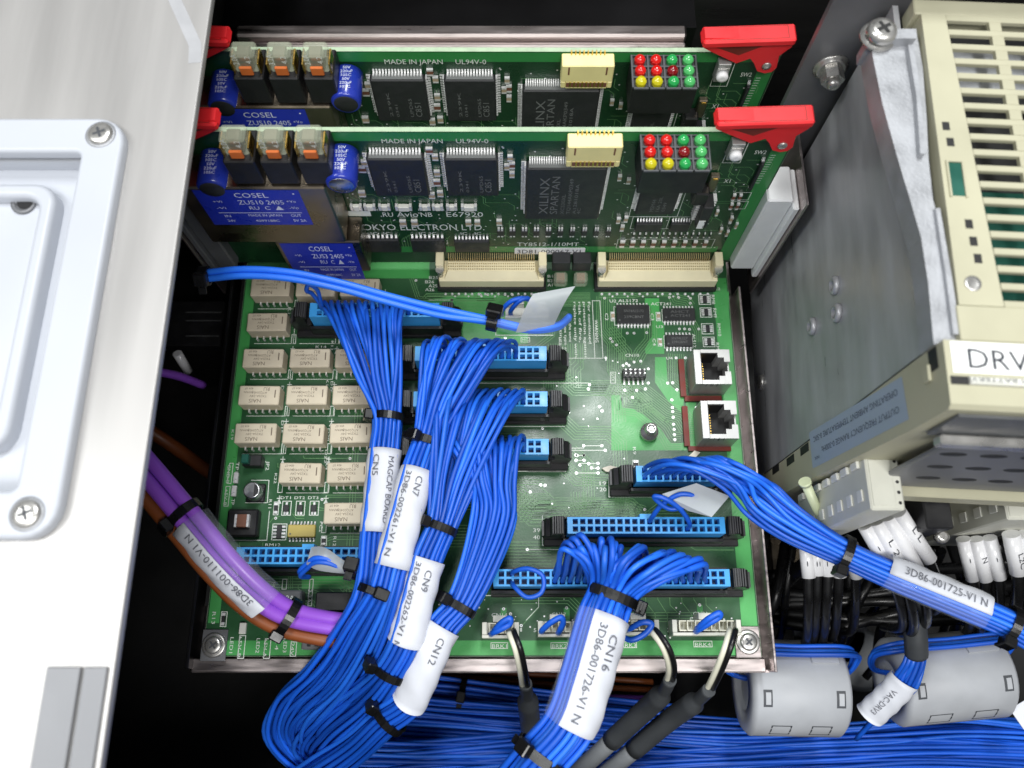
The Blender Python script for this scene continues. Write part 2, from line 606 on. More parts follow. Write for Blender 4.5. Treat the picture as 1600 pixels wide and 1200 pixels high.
MB().disc(hc.x + 0.6, hc.y, ZP - 3.75, 2.1, 18).build('keyhole', 'enclosure_black', plate)


def phillips(parent, c, r, name='screw', m='steel', ang=0.4):
    """pan head with a cross recess: four sectors of the head stand around the cross"""
    x, y, z = c
    mb = MB()
    mb.lathe(c, [(r * 1.02, 0), (r, r * 0.18), (r * 0.8, r * 0.3), (r * 0.5, r * 0.34)], 24)
    o = mb.build(name, m, parent)
    k = MB()
    for q in (0, 1):
        a = ang + q * math.pi / 2
        d = Vector((math.cos(a), math.sin(a)))
        e = Vector((-d.y, d.x))
        L_, w = r * 0.5, r * 0.11
        zz = z + r * 0.345 + q * 0.02
        k.add([(x + d.x * s * L_ + e.x * t * w, y + d.y * s * L_ + e.y * t * w, zz) for s, t in ((-1, -1), (1, -1), (1, 1), (-1, 1))], [(0, 1, 2, 3)])
    k.build('cross_recess', 'ferrite_dark', o)
    return o


for px, py in ((157, 210), (42, 803)):
    q = P(px, py, ZP + 3.3)
    wsh = MB(); wsh.lathe((q.x, q.y, ZP + 3.22), [(3.9, 0), (3.9, 0.12), (3.3, 0.2)], 24); wsh.build('countersink', 'cast_alu', plate)
    phillips(plate, (q.x, q.y, ZP + 3.3), 3.2)
# darker boxes standing in for a shadowed reflection at the panel's lower end
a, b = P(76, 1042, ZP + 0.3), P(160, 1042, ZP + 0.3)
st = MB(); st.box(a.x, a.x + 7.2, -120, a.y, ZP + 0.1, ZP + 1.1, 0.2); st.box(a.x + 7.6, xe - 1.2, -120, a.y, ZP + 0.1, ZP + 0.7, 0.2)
st.build('shadow_reflection_strip', 'dark_metal', pn)
# grey smear of tape near the top
tp = MB(); t0, t1 = P(262, 0, ZP), P(305, 70, ZP)
tp.ribbon([(t0.x, t0.y + 4), (t0.x + 2, t0.y), (t1.x, t1.y), (t1.x + .6, t1.y - 6)], 3.4, ZP + 0.06)
tp.build('tape_mark', 'tape', pn)

# ------------------------------------------------------------------ tray under the main board
BX0, BX1, BY0, BY1 = -106.0, 85.6, 3.0, 205.0
tr = thing('board_tray', 'steel tray with a pale front flange that carries the large green circuit board', 'tray', (-10, 100, -9))
MB().box(BX0 - 3, BX1 + 3.2, -1.6, 206, -9, -7.8).build('tray_floor', 'tray', tr)
MB().box(BX0 - 4, BX1 + 1.5, -2.2, 2.4, -2.6, -1.4, 0.3).build('front_flange', 'tray', tr)
MB().box(BX0 - 4, BX1 + 3.0, -2.3, -1.4, -7.7, -2.7).build('front_web', 'tray', tr)
MB().box(BX1 + 2.4, BX1 + 3.4, -2.1, 140, -7.7, 5.2, 0.2).build('right_lip', 'tray', tr)
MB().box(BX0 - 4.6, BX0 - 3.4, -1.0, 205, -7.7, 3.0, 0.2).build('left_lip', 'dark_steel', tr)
MB().box(BX0 - 2, BX1 - 1, 20, 203, -7.7, -2.0).build('insulating_sheet', 'enclosure_black', tr)
for px, py in ((333, 1008), (1170, 1003)):
    q = P(px, py, 2)
    d = 1 if px > 800 else -1
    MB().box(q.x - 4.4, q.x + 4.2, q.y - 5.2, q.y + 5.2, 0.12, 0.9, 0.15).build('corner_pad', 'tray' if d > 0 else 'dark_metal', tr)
    w = MB(); w.lathe((q.x, q.y, 0.9), [(4.1, 0), (4.1, 0.5), (3.6, 0.7), (2.6, 0.7)], 24); w.build('washer', 'steel', tr)
    phillips(tr, (q.x, q.y, 1.55), 2.9, ang=0.7)

# ================================================================== main circuit board
mbd = thing('main_circuit_board', 'large green main circuit board lying flat in the steel tray, with beige relays', 'circuit board', (-10, 100, -1.6))
b = MB(); b.box(BX0, BX1, BY0, BY1, -1.5, -0.02); b.mi = 1
b.rect(BX0 + .05, BX1 - .05, BY0 + .05, BY1 - .05, 0.0)
b.build('board_sheet', ['fibre_edge', 'mask_dark'], mbd)
ZL, ZT, ZS, ZV = 0.05, 0.10, 0.16, 0.20       # copper areas, tracks, white print, vias


def q5(x, y):          # points read off an enlargement of the right part of the board
    p = P(820 + x / 3.81, 440 + y / 3.81)
    return (p.x, p.y)


def q6(x, y):
    p = P(740 + x / 3.2, 700 + y / 3.2)
    return (p.x, p.y)


def q8(x, y):
    p = P(330 + x / 5.911, 690 + y / 5.911)
    return (p.x, p.y)


def q9(x, y):
    p = P(300 + x / 6.154, 900 + y / 6.154)
    return (p.x, p.y)


def q3(x, y):
    p = P(300 + x / 2.857, 260 + y / 2.857)
    return (p.x, p.y)


def q4(x, y):
    p = P(300 + x / 2.857, 640 + y / 2.857)
    return (p.x, p.y)


def q7(x, y):
    p = P(660 + x / 5.714, 370 + y / 5.714)
    return (p.x, p.y)


pour = MB()
pour.rect(79.6, BX1 - .5, 9, 146, ZL)
pour.rect(BX0 + 5.5, 77.5, BY0 + .4, 8.2, ZL)
pour.rect(BX0 + .5, -101.6, 14, 146, ZL)
def poly(pts, z=ZL):
    pour.add([(x, y, z) for x, y in pts], [tuple(range(len(pts)))])
poly([q5(*p) for p in ((515, 675), (515, 1005), (965, 1005), (960, 960), (870, 960), (800, 870), (700, 790), (640, 755), (585, 750), (570, 700), (570, 675))][0:11])
poly([q5(*p) for p in ((775, 450), (775, 600), (860, 720), (945, 790), (945, 660), (900, 650), (850, 600), (840, 450))])
poly([q5(*p) for p in ((715, 100), (715, 165), (760, 240), (760, 320), (715, 400), (720, 430), (830, 430), (830, 260), (800, 210), (800, 100))])
poly([q5(*p) for p in ((1170, 60), (1170, 390), (1215, 390), (1215, 60))], ZL + .01)
poly([q5(*p) for p in ((960, 720), (960, 980), (1020, 980), (1020, 720))])
poly([q4(*p) for p in ((490, 745), (490, 800), (740, 800), (740, 745))])
poly([q3(*p) for p in ((1030, 600), (1030, 720), (1290, 800), (1500, 790), (1500, 600), (1290, 560))])
poly([q3(*p) for p in ((660, 380), (660, 500), (1060, 500), (1060, 420), (860, 380))])
for (cx, cy) in ((150, 800), (465, 800), (1130, 785)):
    x, y = q6(cx, cy); pour.rect(x - 1, x + 1, y - 8, y, ZL)
pour.build('copper_area', 'mask_light', mbd)

# tracks
trk = MB()


def offset(pts, d):
    pts = [Vector(p[:2]) for p in pts]
    n = len(pts); out = []
    for i in range(n):
        a = (pts[i] - pts[max(0, i - 1)]); b_ = (pts[min(n - 1, i + 1)] - pts[i])
        if a.length < 1e-6: a = b_
        if b_.length < 1e-6: b_ = a
        a.normalize(); b_.normalize()
        t = (a + b_).normalized()
        k = d / max(0.5, t.dot(a))
        out.append((pts[i].x - t.y * k, pts[i].y + t.x * k))
    return out


def bus(pts, n, pitch=0.62, w=0.2):
    for i in range(n):
        trk.ribbon(offset(pts, (i - (n - 1) / 2) * pitch), w, ZT)


bus([q5(*p) for p in ((480, 90), (480, 280), (545, 360), (545, 520), (590, 600), (590, 740), (680, 750), (830, 880), (870, 950), (930, 950))], 9, 0.85)
bus([q5(*p) for p in ((600, 470), (600, 420), (540, 350), (540, 270))], 6, 0.9)
bus([q5(*p) for p in ((660, 480), (690, 420), (750, 350), (750, 230), (720, 170))], 6, 0.9)
bus([q5(*p) for p in ((640, 620), (700, 660), (850, 780), (930, 800), (960, 850), (1030, 850))], 10, 0.8)
bus([q5(*p) for p in ((900, 430), (900, 590), (960, 640))], 8, 0.85)
bus([q5(*p) for p in ((880, 70), (900, 110), (960, 120), (985, 150))], 6, 0.9)
bus([q5(*p) for p in ((440, 75), (640, 75), (700, 65), (860, 65))], 5, 0.75)
bus([q5(*p) for p in ((1000, 240), (1030, 300), (1030, 360))], 4, 0.8)
bus([q6(*p) for p in ((230, 330), (350, 330), (770, 300), (850, 330))], 7, 0.95)
bus([q6(*p) for p in ((330, 190), (400, 250), (640, 250))], 1)
bus([q6(*p) for p in ((240, 250), (290, 285), (790, 275), (840, 320))], 4, 1.0)
bus([q6(*p) for p in ((325, 730), (325, 800), (240, 890))], 1)
bus([q6(*p) for p in ((860, 330), (940, 270), (1240, 270))], 2, 0.9)
bus([q6(*p) for p in ((1060, 480), (1110, 510), (1300, 510))], 1)
bus([q7(*p) for p in ((300, 610), (1000, 610), (1120, 560), (1500, 560))], 10, 0.62)
bus([q7(*p) for p in ((10, 550), (40, 520), (470, 520), (500, 560), (640, 560), (670, 530), (670, 480))], 2, 0.9, 0.35)
bus([q7(*p) for p in ((720, 500), (720, 640), (640, 720), (300, 720))], 4, 0.8)
bus([q7(*p) for p in ((1000, 1000), (1160, 880), (1160, 780))], 3, 0.9)
bus([q3(*p) for p in ((980, 500), (1010, 590), (1350, 590))], 3, 0.8)
bus([q8(*p) for p in ((1030, 540), (1080, 505), (1500, 505))], 2, 0.8)
bus([q8(*p) for p in ((1060, 900), (1110, 880), (1500, 880))], 3, 0.9)
bus([q8(*p) for p in ((850, 130), (860, 155), (1260, 155), (1300, 110))], 1)
bus([q8(*p) for p in ((760, 660), (790, 700), (860, 700))], 2, 0.8)
bus([q8(*p) for p in ((540, 750), (580, 700), (640, 690))], 1)
bus([q4(*p) for p in ((1430, 410), (1600, 410))], 8, 0.8)
bus([q4(*p) for p in ((440, 745), (440, 800))], 3, 0.7)
rnd = random.Random(3)
for y in (100.5, 83.2, 65.8):
    bus([(14, y + 6), (18, y + 5), (24, y - 1), (36, y - 1), (40, y - 5), (40, y - 14)], 6, 1.0)
    bus([(-34, y - 2.2), (12, y - 2.2)], 3, .9)
bus([(-28, 58), (2, 58), (8, 52), (16, 52)], 9, 1.1)
bus([(-28, 44), (-10, 44), (-4, 38), (14, 38)], 8, 1.1)
bus([(22, 76), (28, 70), (28, 56), (34, 51), (74, 51)], 5, 1.0)
bus([(24, 60), (24, 54), (20, 50)], 6, 1.0)
bus([(-50, 26), (-46, 20), (-46, 12)], 7, 1.2)
bus([(-58, 128), (-58, 20)], 3, 1.0)
bus([(-100, 28), (-60, 28), (-54, 22)], 5, 1.0)
bus([(30, 100), (44, 100), (50, 94), (50, 90)], 7, .95)
bus([(0, 22), (20, 22), (26, 16), (70, 16)], 4, 1.0)
bus([(-90, 20), (-70, 20), (-64, 14), (-40, 14)], 4, 1.0)
for row in range(8):            # the many short tracks between the relays
    y = 138 - 14.55 * row
    for k in range(5):
        x = -101 + rnd.random() * 42
        trk.ribbon([(x, y - 9), (x, y - 10.5), (x + 2 + 6 * rnd.random(), y - 12), (x + 9, y - 12)], 0.18, ZT)
for k in range(26):             # fans of straight tracks beside the plugs
    x = 14 + k * 0.95
    trk.ribbon([(x, 118), (x, 112 - (k % 5)), (x - 2, 110 - (k % 5)), (x - 2, 100)], 0.18, ZT) if k < 16 else None
for k in range(12):
    trk.ribbon([(-40 + k, 22), (-40 + k, 17 - k * .6), (-30 + k, 10)], 0.18, ZT)
for k in range(10):
    trk.ribbon([(30 + 4.2 * k, 24), (30 + 4.2 * k, 20 + (k % 3)), (33 + 4.2 * k, 17), (33 + 4.2 * k, 13)], 0.18, ZT)
trk.build('copper_tracks', 'mask_trace', mbd, kind='stuff')

# vias
vi = MB()
for f, pts in ((q5, ((475, 100), (985, 100), (860, 95), (915, 95), (985, 130), (640, 690), (595, 648), (665, 648), (718, 640), (605, 490), (650, 480), (690, 475), (585, 500), (620, 500), (735, 520), (735, 605), (875, 705), (878, 750), (880, 775), (883, 808), (885, 850), (888, 880), (890, 912), (893, 942), (1020, 750), (1022, 780), (1025, 805), (1028, 830), (1032, 855), (1035, 918), (880, 603), (905, 645), (850, 605), (510, 340), (522, 358), (545, 378), (610, 308), (650, 308), (725, 305), (482, 455), (920, 283), (950, 283), (980, 285), (1035, 283), (900, 455), (955, 455), (350, 978), (458, 978), (478, 1005), (305, 1035), (352, 1035), (305, 1065), (352, 1065), (327, 1093), (435, 1083), (397, 1110), (435, 1112), (307, 1140), (436, 1140), (378, 640), (385, 615), (445, 745), (460, 770), (105, 875))),
               (q6, ((150, 805), (465, 800), (1130, 785), (185, 830), (238, 888), (268, 508), (335, 185), (357, 187), (283, 220), (855, 308), (575, 462), (575, 78), (517, 37), (552, 37))),
               (q7, ((519, 517), (585, 519), (738, 517), (803, 519), (263, 566), (740, 905))),
               (q8, ((1283, 158), (597, 708), (1025, 535))),
               (q3, ((1000, 510), (1160, 598), (300, 690)))):
    for p in pts:
        x, y = f(*p)
        vi.disc(x, y, ZV, 0.55, 10)
        vi.mi = 1; vi.disc(x, y, ZV + .03, 0.2, 8); vi.mi = 0
for k in range(110):
    x, y = (rnd.uniform(14, 42), rnd.uniform(52, 112)) if k < 24 else (rnd.uniform(-55, 78), rnd.uniform(9, 24)) if k < 110 else (rnd.uniform(-30, 70), rnd.uniform(32, 60))
    vi.disc(x, y, ZV, rnd.choice((.2, .26, .32)), 8)
vi.build('vias', ['solder', 'mask_dark'], mbd, kind='stuff')

# white print
sk = MB()
DN, RT = (0, -1, 0), (1, 0, 0)


def say(f, s, x0, y0, w, h, down=False):
    """text whose left foot is at an enlargement's pixel; w, h in that enlargement's pixels"""
    a = f(x0, y0); b2 = f(x0 + (0 if down else w), y0 + (w if down else 0))
    L_ = math.hypot(a[0] - b2[0], a[1] - b2[1])
    c = f(x0, y0 + h)
    H_ = abs(a[1] - c[1])
    if down:
        sk.textfit(s, L_, H_, (a[0], a[1], ZS), (0, -1, 0), (1, 0, 0))
    else:
        sk.textfit(s, L_, H_, (a[0], a[1], ZS))


def skframe(f, x0, y0, x1, y1, w=0.22):
    a, b2 = f(x0, y1), f(x1, y0)
    sk.frame(min(a[0], b2[0]), max(a[0], b2[0]), min(a[1], b2[1]), max(a[1], b2[1]), ZS, w)


def skline(f, pts, w=0.22):
    sk.ribbon([f(*p) for p in pts], w, ZS)


for s, x, y, w, h in (('U2', 505, 125, 40, 18), ('ALS172', 556, 123, 118, 18), ('ACT241', 750, 142, 118, 18), ('U3', 782, 277, 40, 16), ('U4', 842, 464, 38, 16),
                      ('CN10', 598, 448, 82, 18), ('A1', 1110, 25, 30, 15), ('A2', 1125, 52, 38, 16)):
    say(q5, s, x, y, w, h)
for s, x, y, w in (('RM8', 1110, 80, 55), ('RM9', 1120, 160, 55), ('RM10', 1145, 250, 75), ('RM11', 1137, 365, 70), ('C2', 477, 190, 42), ('C3', 748, 190, 42), ('C4', 760, 340, 42),
                   ('ALS12', 995, 312, 80), ('R9', 643, 985, 45), ('GTX', 514, 545, 50), ('WARNING', 415, 228, 135)):
    say(q5, s, x, y, w, 18, True)
for i, s in enumerate(('For continued', 'protection against', 'risk of fire,', 'replace only with', 'the same', 'fuse type and', 'ratings')):
    say(q5, s, 374 - 28 * i, 122 if i < 4 else 250, (248, 335, 240, 330, 110, 190, 130)[i], 15, True)
skline(q5, ((402, 112), (402, 125), (417, 455))); skline(q5, ((205, 330), (205, 390)))
skline(q5, ((402, 115), (447, 115), (465, 457), (232, 457), (225, 390)))
skline(q5, ((410, 50), (1105, 50)), .3); skline(q5, ((510, 540), (540, 540), (540, 605), (510, 605), (510, 540)))
for y in (605, 863, 1130):
    skline(q5, ((-360, y), (380 if y == 605 else 240, y)), .25)
for y, x0, x1 in ((978, 350, 458), (1005, 250, 478), (1035, 305, 352), (1065, 305, 352), (1083, 327, 435), (1112, 397, 435), (1140, 307, 436), (992, 250, 352)):
    skline(q5, ((x0, y), (x1, y)), .28)
skframe(q5, 533, 150, 742, 262); skframe(q5, 818, 165, 1010, 243); skframe(q5, 830, 322, 996, 398)
for i, (x0, y0, x1, y1) in enumerate(((1036, 78, 1104, 138), (1045, 156, 1110, 214), (1054, 250, 1120, 314), (1062, 330, 1128, 390))):
    skframe(q5, x0, y0, x1, y1)
skframe(q5, 512, 180, 535, 236); skframe(q5, 782, 182, 806, 236); skframe(q5, 792, 338, 816, 386)
for s, x, y, w in (('19', 630, 186, 34), ('20', 630, 217, 34), ('39', 298, 421, 34), ('40', 298, 456, 34), ('7', 968, 920, 14), ('5', 300, 920, 14), ('1', 232, 918, 10),
                   ('BRK1', 92, 1000, 74), ('BRK2', 392, 1000, 74), ('BRK3', 738, 996, 74), ('BRK4', 1108, 992, 78), ('CN14', 90, 845, 78), ('CN17', 392, 842, 70), ('CN21', 1098, 838, 70), ('1', 464, 55, 8), ('2', 464, 88, 12)):
    say(q6, s, x, y, w, 20)
for x0, y0, x1, y1 in ((85, 972, 172, 1004), (385, 972, 470, 1004), (730, 968, 815, 1000), (1100, 964, 1192, 996), (1082, 848, 1112, 862)):
    skframe(q6, x0, y0, x1, y1)
skline(q6, ((676, 90), (676, 245), (1000, 245)), .3); skline(q6, ((344, 338), (344, 487), (1290, 483)), .3)
skline(q6, ((60, 738), (1310, 728)), .3); skline(q6, ((268, 508), (470, 508)), .2); skline(q6, ((325, 740), (325, 795), (262, 862)), .2)
skframe(q6, 795, 60, 825, 108); skframe(q6, 1000, 60, 1052, 90); skline(q6, ((270, 118), (462, 118)), .3)
for s, x, y, w in (('B25', 60, 378, 80), ('B26', 25, 416, 80), ('A25', 55, 452, 78), ('A26', 25, 486, 80), ('B1', 1118, 366, 45), ('B2', 1118, 406, 45), ('A1', 1118, 444, 45)):
    say(q7, s, x, y, w, 27)
say(q7, 'MG', 890, 935, 56, 28); skframe(q7, 878, 898, 960, 944)
skline(q7, ((655, 700), (655, 880), (1170, 880)), .3); skline(q7, ((150, 488), (1100, 488)), .3)
skline(q7, ((60, 566), (255, 566)), .2)
for s, x, y, w in (('DT1', 640, 532, 95), ('DT2', 770, 532, 95), ('DT3', 895, 532, 95), ('RM12', 500, 968, 140)):
    say(q8, s, x, y, w, 28)
for s, x, y, w in (('GND-B', 155, 215, 170), ('+5V-B', 130, 440, 150), ('TP1', 232, 190, 95), ('TP', 190, 530, 55), ('JP2', 512, 180, 85), ('R11', 535, 535, 80), ('PC2', 1005, 740, 95), ('R12', 1130, 875, 90), ('D24', 1065, 150, 110)):
    say(q8, s, x, y, w, 30, True)
skframe(q8, 148, 198, 208, 390); skframe(q8, 115, 412, 180, 600); skframe(q8, 555, 758, 705, 912, .25); skframe(q8, 570, 555, 632, 680, .25); skframe(q8, 1010, 870, 1072, 965, .25)
for x in (648, 775, 903):
    skframe(q8, x, 548, x + 98, 684, .25)
skline(q8, ((370, 358), (535, 358), (520, 565), (315, 565)), .25); skline(q8, ((200, 912), (515, 912), (540, 640)), .25)
for s, x, y, w in (('LED1', 372, 590, 150), ('+5V-B', 455, 570, 215), ('LED2', 625, 600, 140), ('+5V-A', 698, 600, 180), ('R14', 810, 565, 145), ('LED3', 885, 600, 135), ('24V', 955, 640, 125), ('R13', 200, 345, 115), ('C6', 1060, 680, 30), ('3.2A', 1120, 130, 130), ('F1', 770, 60, 40)):
    say(q9, s, x, y, w, 36, True)
skframe(q9, 435, 570, 522, 795, .25); skframe(q9, 685, 600, 765, 795, .25); skframe(q9, 940, 630, 1012, 775, .25)
skframe(q9, 1112, 28, 1172, 290, .25); skframe(q9, 268, 340, 345, 490, .25); skframe(q9, 862, 28, 918, 130, .25)
say(q3, 'K14', 552, 812, 48, 12)
for s, x, y, w in (('K12', 430, 630, 50), ('K13', 622, 780, 40), ('K17', 600, 950, 50), ('D16', 620, 960, 50), ('D17', 400, 980, 50)):
    say(q3, s, x, y, w, 11, True)
for s, x, y, w in (('K21', 580, 140, 45), ('D20', 605, 85, 55), ('K19', 178, 90, 45), ('K22', 370, 285, 45), ('D22', 595, 180, 60), ('D15', 400, 50, 55)):
    say(q4, s, x, y, w, 11, True)
# diode symbols and resistor frames between the relay columns
for cx in (-84.6, -67.6):
    for row in range(7):
        y = 135 - 14.55 * row
        if cx < -80 and row > 5: continue
        sk.frame(cx - 0.9, cx + 0.9, y - 2.6, y + 1.4, ZS, 0.22)
        sk.add([(cx - 0.9, y - 6.6, ZS), (cx + 0.9, y - 6.6, ZS), (cx, y - 4.8, ZS)], [(0, 1, 2)])
        sk.rect(cx - 0.9, cx + 0.9, y - 4.8, y - 4.5, ZS); sk.rect(cx - .1, cx + .1, y - 7.6, y - 3.6, ZS + .01)
for cx, rows in ((-100.8, range(5)), (-83.3, range(6)), (-66.3, range(7))):
    for row in rows:
        y = 142 - 14.6 * row
        sk.ribbon([(cx + 1, y - 9.4), (cx + 16.2, y - 9.4), (cx + 16.2, y - 1)], 0.2, ZS)
sk.build('white_print', 'silk', mbd, kind='stuff')


# ------------------------------------------------------------------ relays
def relay_meshes():
    body = MB(); body.box(0, 15, -7.4, 0, 1.0, 8.0, 0.35)
    body.mi = 1
    body.text('NAIS', 1.5, (8.4, -5.2, 8.03), (-1, 0, 0), (0, -1, 0), wide=1.05)
    body.text('TX2SA-24V', 0.95, (10.4, -3.6, 8.03), (-1, 0, 0), (0, -1, 0), wide=1.0)
    body.text('ATQ204SA', 0.9, (10.4, -2.3, 8.03), (-1, 0, 0), (0, -1, 0), wide=1.0)
    body.text('JAPAN', 0.85, (5.2, -2.2, 8.03), (-1, 0, 0), (0, -1, 0), wide=1.0)
    body.text('404 07', 0.85, (5.2, -0.7, 8.03), (-1, 0, 0), (0, -1, 0), wide=1.0)
    body.text('RU', 1.5, (11.2, -0.6, 8.03), (-1, 0, 0), (0, -1, 0), wide=0.9)
    body.rect(13.2, 13.6, -4.6, -1.6, 8.03)
    legs = MB()
    for k in range(5):
        for y in (-8.6, 0.6):
            legs.box(2.6 + 2.54 * k - .25, 2.6 + 2.54 * k + .25, min(y, y + .6), max(y, y + .6), 0.1, 2.4 if y < 0 else 1.6)
            legs.box(2.6 + 2.54 * k - .25, 2.6 + 2.54 * k + .25, -8.0 if y < -1 else 0.0, -7.35 if y < -1 else 0.65, 1.7, 2.35)
    return body.mesh('relay', ['relay_body', 'relay_print'], (0, 0, 0)), legs.mesh('legs', 'solder', (0, 0, 0))


RB, RLG = relay_meshes()
spots = []
for row in range(7):
    for c, x in enumerate((-100.8, -83.3, -66.3)):
        y = 142.0 - 14.58 * row
        if row == 1 and c > 0: continue
        if row == 5 and c == 0: continue
        if row == 6 and c < 2: continue
        spots.append((x, y))
for x, y in spots:
    r = put(RB, 'relay', (x, y, 0), mbd, rot=(0, 0, math.radians(rnd.uniform(-.9, .9))))
    put(RLG, 'legs', (x, y, 0), r)


# ------------------------------------------------------------------ flat ICs and small parts
def soic(f, x0, y0, x1, y1, n, zh=2.0, m='chip', txt=None, pins=1.4):
    a, b2 = f(x0, y1), f(x1, y0)
    X0, X1, Y0, Y1 = a[0], b2[0], a[1], b2[1]
    o = MB(); o.box(X0, X1, Y0, Y1, 0.3, zh, 0.25)
    o.mi = 1
    for i, t in enumerate(txt or ()):
        o.textfit(t, (X1 - X0) * .6, min(1.1, (Y1 - Y0) * .22), (X0 + (X1 - X0) * .22, Y1 - (Y1 - Y0) * (0.42 + .32 * i), zh + .03))
    o.mi = 2; o.disc(X0 + 1.0, Y0 + 1.1, zh + .03, .35, 10)
    o = o.build('flat_chip', [m, 'chip_print_sheen', 'chip_bevel'], mbd)
    g = MB()
    for k in range(n):
        x = X0 + (X1 - X0) * (k + .5) / n
        w = (X1 - X0) / n * .22
        g.box(x - w, x + w, Y0 - pins, Y0 - .05, 0.1, 0.45); g.box(x - w, x + w, Y1 + .05, Y1 + pins, 0.1, 0.45)
        g.box(x - w, x + w, Y0 - .5, Y0 - .04, .45, 1.1); g.box(x - w, x + w, Y1 + .04, Y1 + .5, .45, 1.1)
    g.build('pins', 'solder', o)
    return o


soic(q5, 546, 150, 735, 258, 10, 2.2, txt=('SN74ALS172', '239CBNT'))
soic(q5, 822, 168, 1005, 240, 10, 2.0, txt=('AHCT', 'ACT241'))
soic(q5, 836, 326, 990, 395, 8, 1.9, txt=('SN74LS27', '239CBNT'))
soic(q8, 715, 775, 975, 890, 8, 2.2, 'olive_chip')


def chip2(f, x0, y0, x1, y1, m='brown_part', h=0.9, vert=True, name='chip_part'):
    a, b2 = f(x0, y1), f(x1, y0)
    X0, X1, Y0, Y1 = a[0], b2[0], a[1], b2[1]
    o = MB(); o.mi = 0
    if vert:
        d = (Y1 - Y0) * .24
        o.box(X0, X1, Y0 + d, Y1 - d, .12, h); o.mi = 1
        o.box(X0, X1, Y0, Y0 + d - .01, .12, h * 1.05); o.box(X0, X1, Y1 - d + .01, Y1, .12, h * 1.05)
    else:
        d = (X1 - X0) * .24
        o.box(X0 + d, X1 - d, Y0, Y1, .12, h); o.mi = 1
        o.box(X0, X0 + d - .01, Y0, Y1, .12, h * 1.05); o.box(X1 - d + .01, X1, Y0, Y1, .12, h * 1.05)
    return o.build(name, [m, 'solder'], mbd)


for x0, y0, x1, y1 in ((516, 186, 531, 230), (786, 188, 802, 230), (796, 344, 812, 382)):
    chip2(q5, x0, y0, x1, y1, 'tan_chip', name='capacitor')
for x0, y0, x1, y1 in ((580, 568, 622, 668), (1020, 882, 1062, 955)):
    chip2(q8, x0, y0, x1, y1, 'chip', name='resistor')
chip2(q9, 285, 355, 328, 475, 'chip', name='resistor')
chip2(q6, 800, 66, 820, 104, 'chip', name='resistor')
for x0, y0, x1, y1 in ((208, 292, 262, 388), (190, 412, 246, 510)):
    a, b2 = q8(x0, y1), q8(x1, y0)
    MB().box(a[0], b2[0], a[1], b2[1], .12, 1.4, .2).build('test_point', 'solder', mbd)
for x0, y0, x1, y1 in ((460, 450, 535, 560),):
    a, b2 = q9(x0, y1), q9(x1, y0)
    MB().box(a[0], b2[0], a[1], b2[1], .12, 1.6, .2).build('indicator', 'terminal_light', mbd)


def netpack(f, x0, y0, x1, y1, m='chip'):
    a, b2 = f(x0, y1), f(x1, y0)
    X0, X1, Y0, Y1 = a[0], b2[0], a[1], b2[1]
    o = MB(); o.box(X0 + (X1 - X0) * .3, X1 - (X1 - X0) * .3, Y0, Y1, .12, .8, .1); o.mi = 1
    for k in range(4):
        y = Y0 + (Y1 - Y0) * (k + .5) / 4
        h = (Y1 - Y0) / 4 * .3
        o.box(X0, X0 + (X1 - X0) * .29, y - h, y + h, .12, .6); o.box(X1 - (X1 - X0) * .29, X1, y - h, y + h, .12, .6)
    o.build('resistor_pack', [m, 'solder'], mbd)


for x0, y0, x1, y1 in ((1043, 88, 1097, 130), (1052, 165, 1104, 206), (1061, 262, 1114, 304), (1069, 340, 1122, 382)):
    netpack(q5, x0, y0, x1, y1)
netpack(q8, 568, 772, 694, 898)
for x in (648, 775, 903):      # three-legged transistors
    a, b2 = q8(x + 22, 650), q8(x + 78, 590)
    o = MB(); o.box(a[0], b2[0], a[1], b2[1], .4, 1.4, .15); o.mi = 1
    xm = (a[0] + b2[0]) / 2
    for xx, yy in ((a[0] + .5, a[1] - 1.1), (b2[0] - .5, a[1] - 1.1), (xm, b2[1])):
        o.box(xx - .35, xx + .35, yy + .02, yy + 1.08, .12, .7)
    o.build('transistor', ['chip', 'solder'], mbd)
# jumper, electrolytic capacitor, inductor
a, b2 = q8(320, 250), q8(500, 150)
o = MB(); o.box(a[0], b2[0], a[1], b2[1], .12, 4.5, .2)
jp = o.build('jumper_block', 'black_plastic', mbd)
MB().box(a[0] + .3, a[0] + 2.9, a[1] + .5, b2[1] - .3, 4.55, 7.5, .25).build('jumper_cap', 'drive_board', jp)
a = q8(400, 520); c = (a[0] + .6, a[1] + 1.6, 0)
o = MB(); o.box(c[0] - 3.4, c[0] + 3.4, c[1] - 3.4, c[1] + 3.4, .12, 1.2, .4)
cb = o.build('capacitor_can', 'black_plastic', mbd)
o = MB(); o.lathe((c[0], c[1], 1.2), [(2.9, 0), (3.1, .3), (3.1, 4.6), (2.9, 5.0), (2.6, 5.1)], 28)
cc = o.build('can', 'cap_top', cb)
o = MB(); o.add([(c[0] + 2.5 * math.cos(math.radians(q)), c[1] + 2.5 * math.sin(math.radians(q)), 6.34) for q in range(-70, 71, 14)], [tuple(range(11))])
o.build('polarity_mark', 'chip', cb)
a, b2 = q8(160, 890), q8(470, 640)
o = MB(); o.box(a[0], b2[0], a[1], b2[1], .12, 4.0, .6); ind = o.build('power_inductor', 'black_plastic', mbd)
a, b2 = P(366, 824, 5), P(391, 804, 5)
o = MB(); o.box(a.x + .9, b2.x - .9, a.y, b2.y, 4.05, 6, .15); o.mi = 1
o.box(a.x, a.x + .88, a.y, b2.y, 4.05, 6.05, .15); o.box(b2.x - .88, b2.x, a.y, b2.y, 4.05, 6.05, .15)
o.build('ceramic_block', ['brown_part', 'solder'], ind)
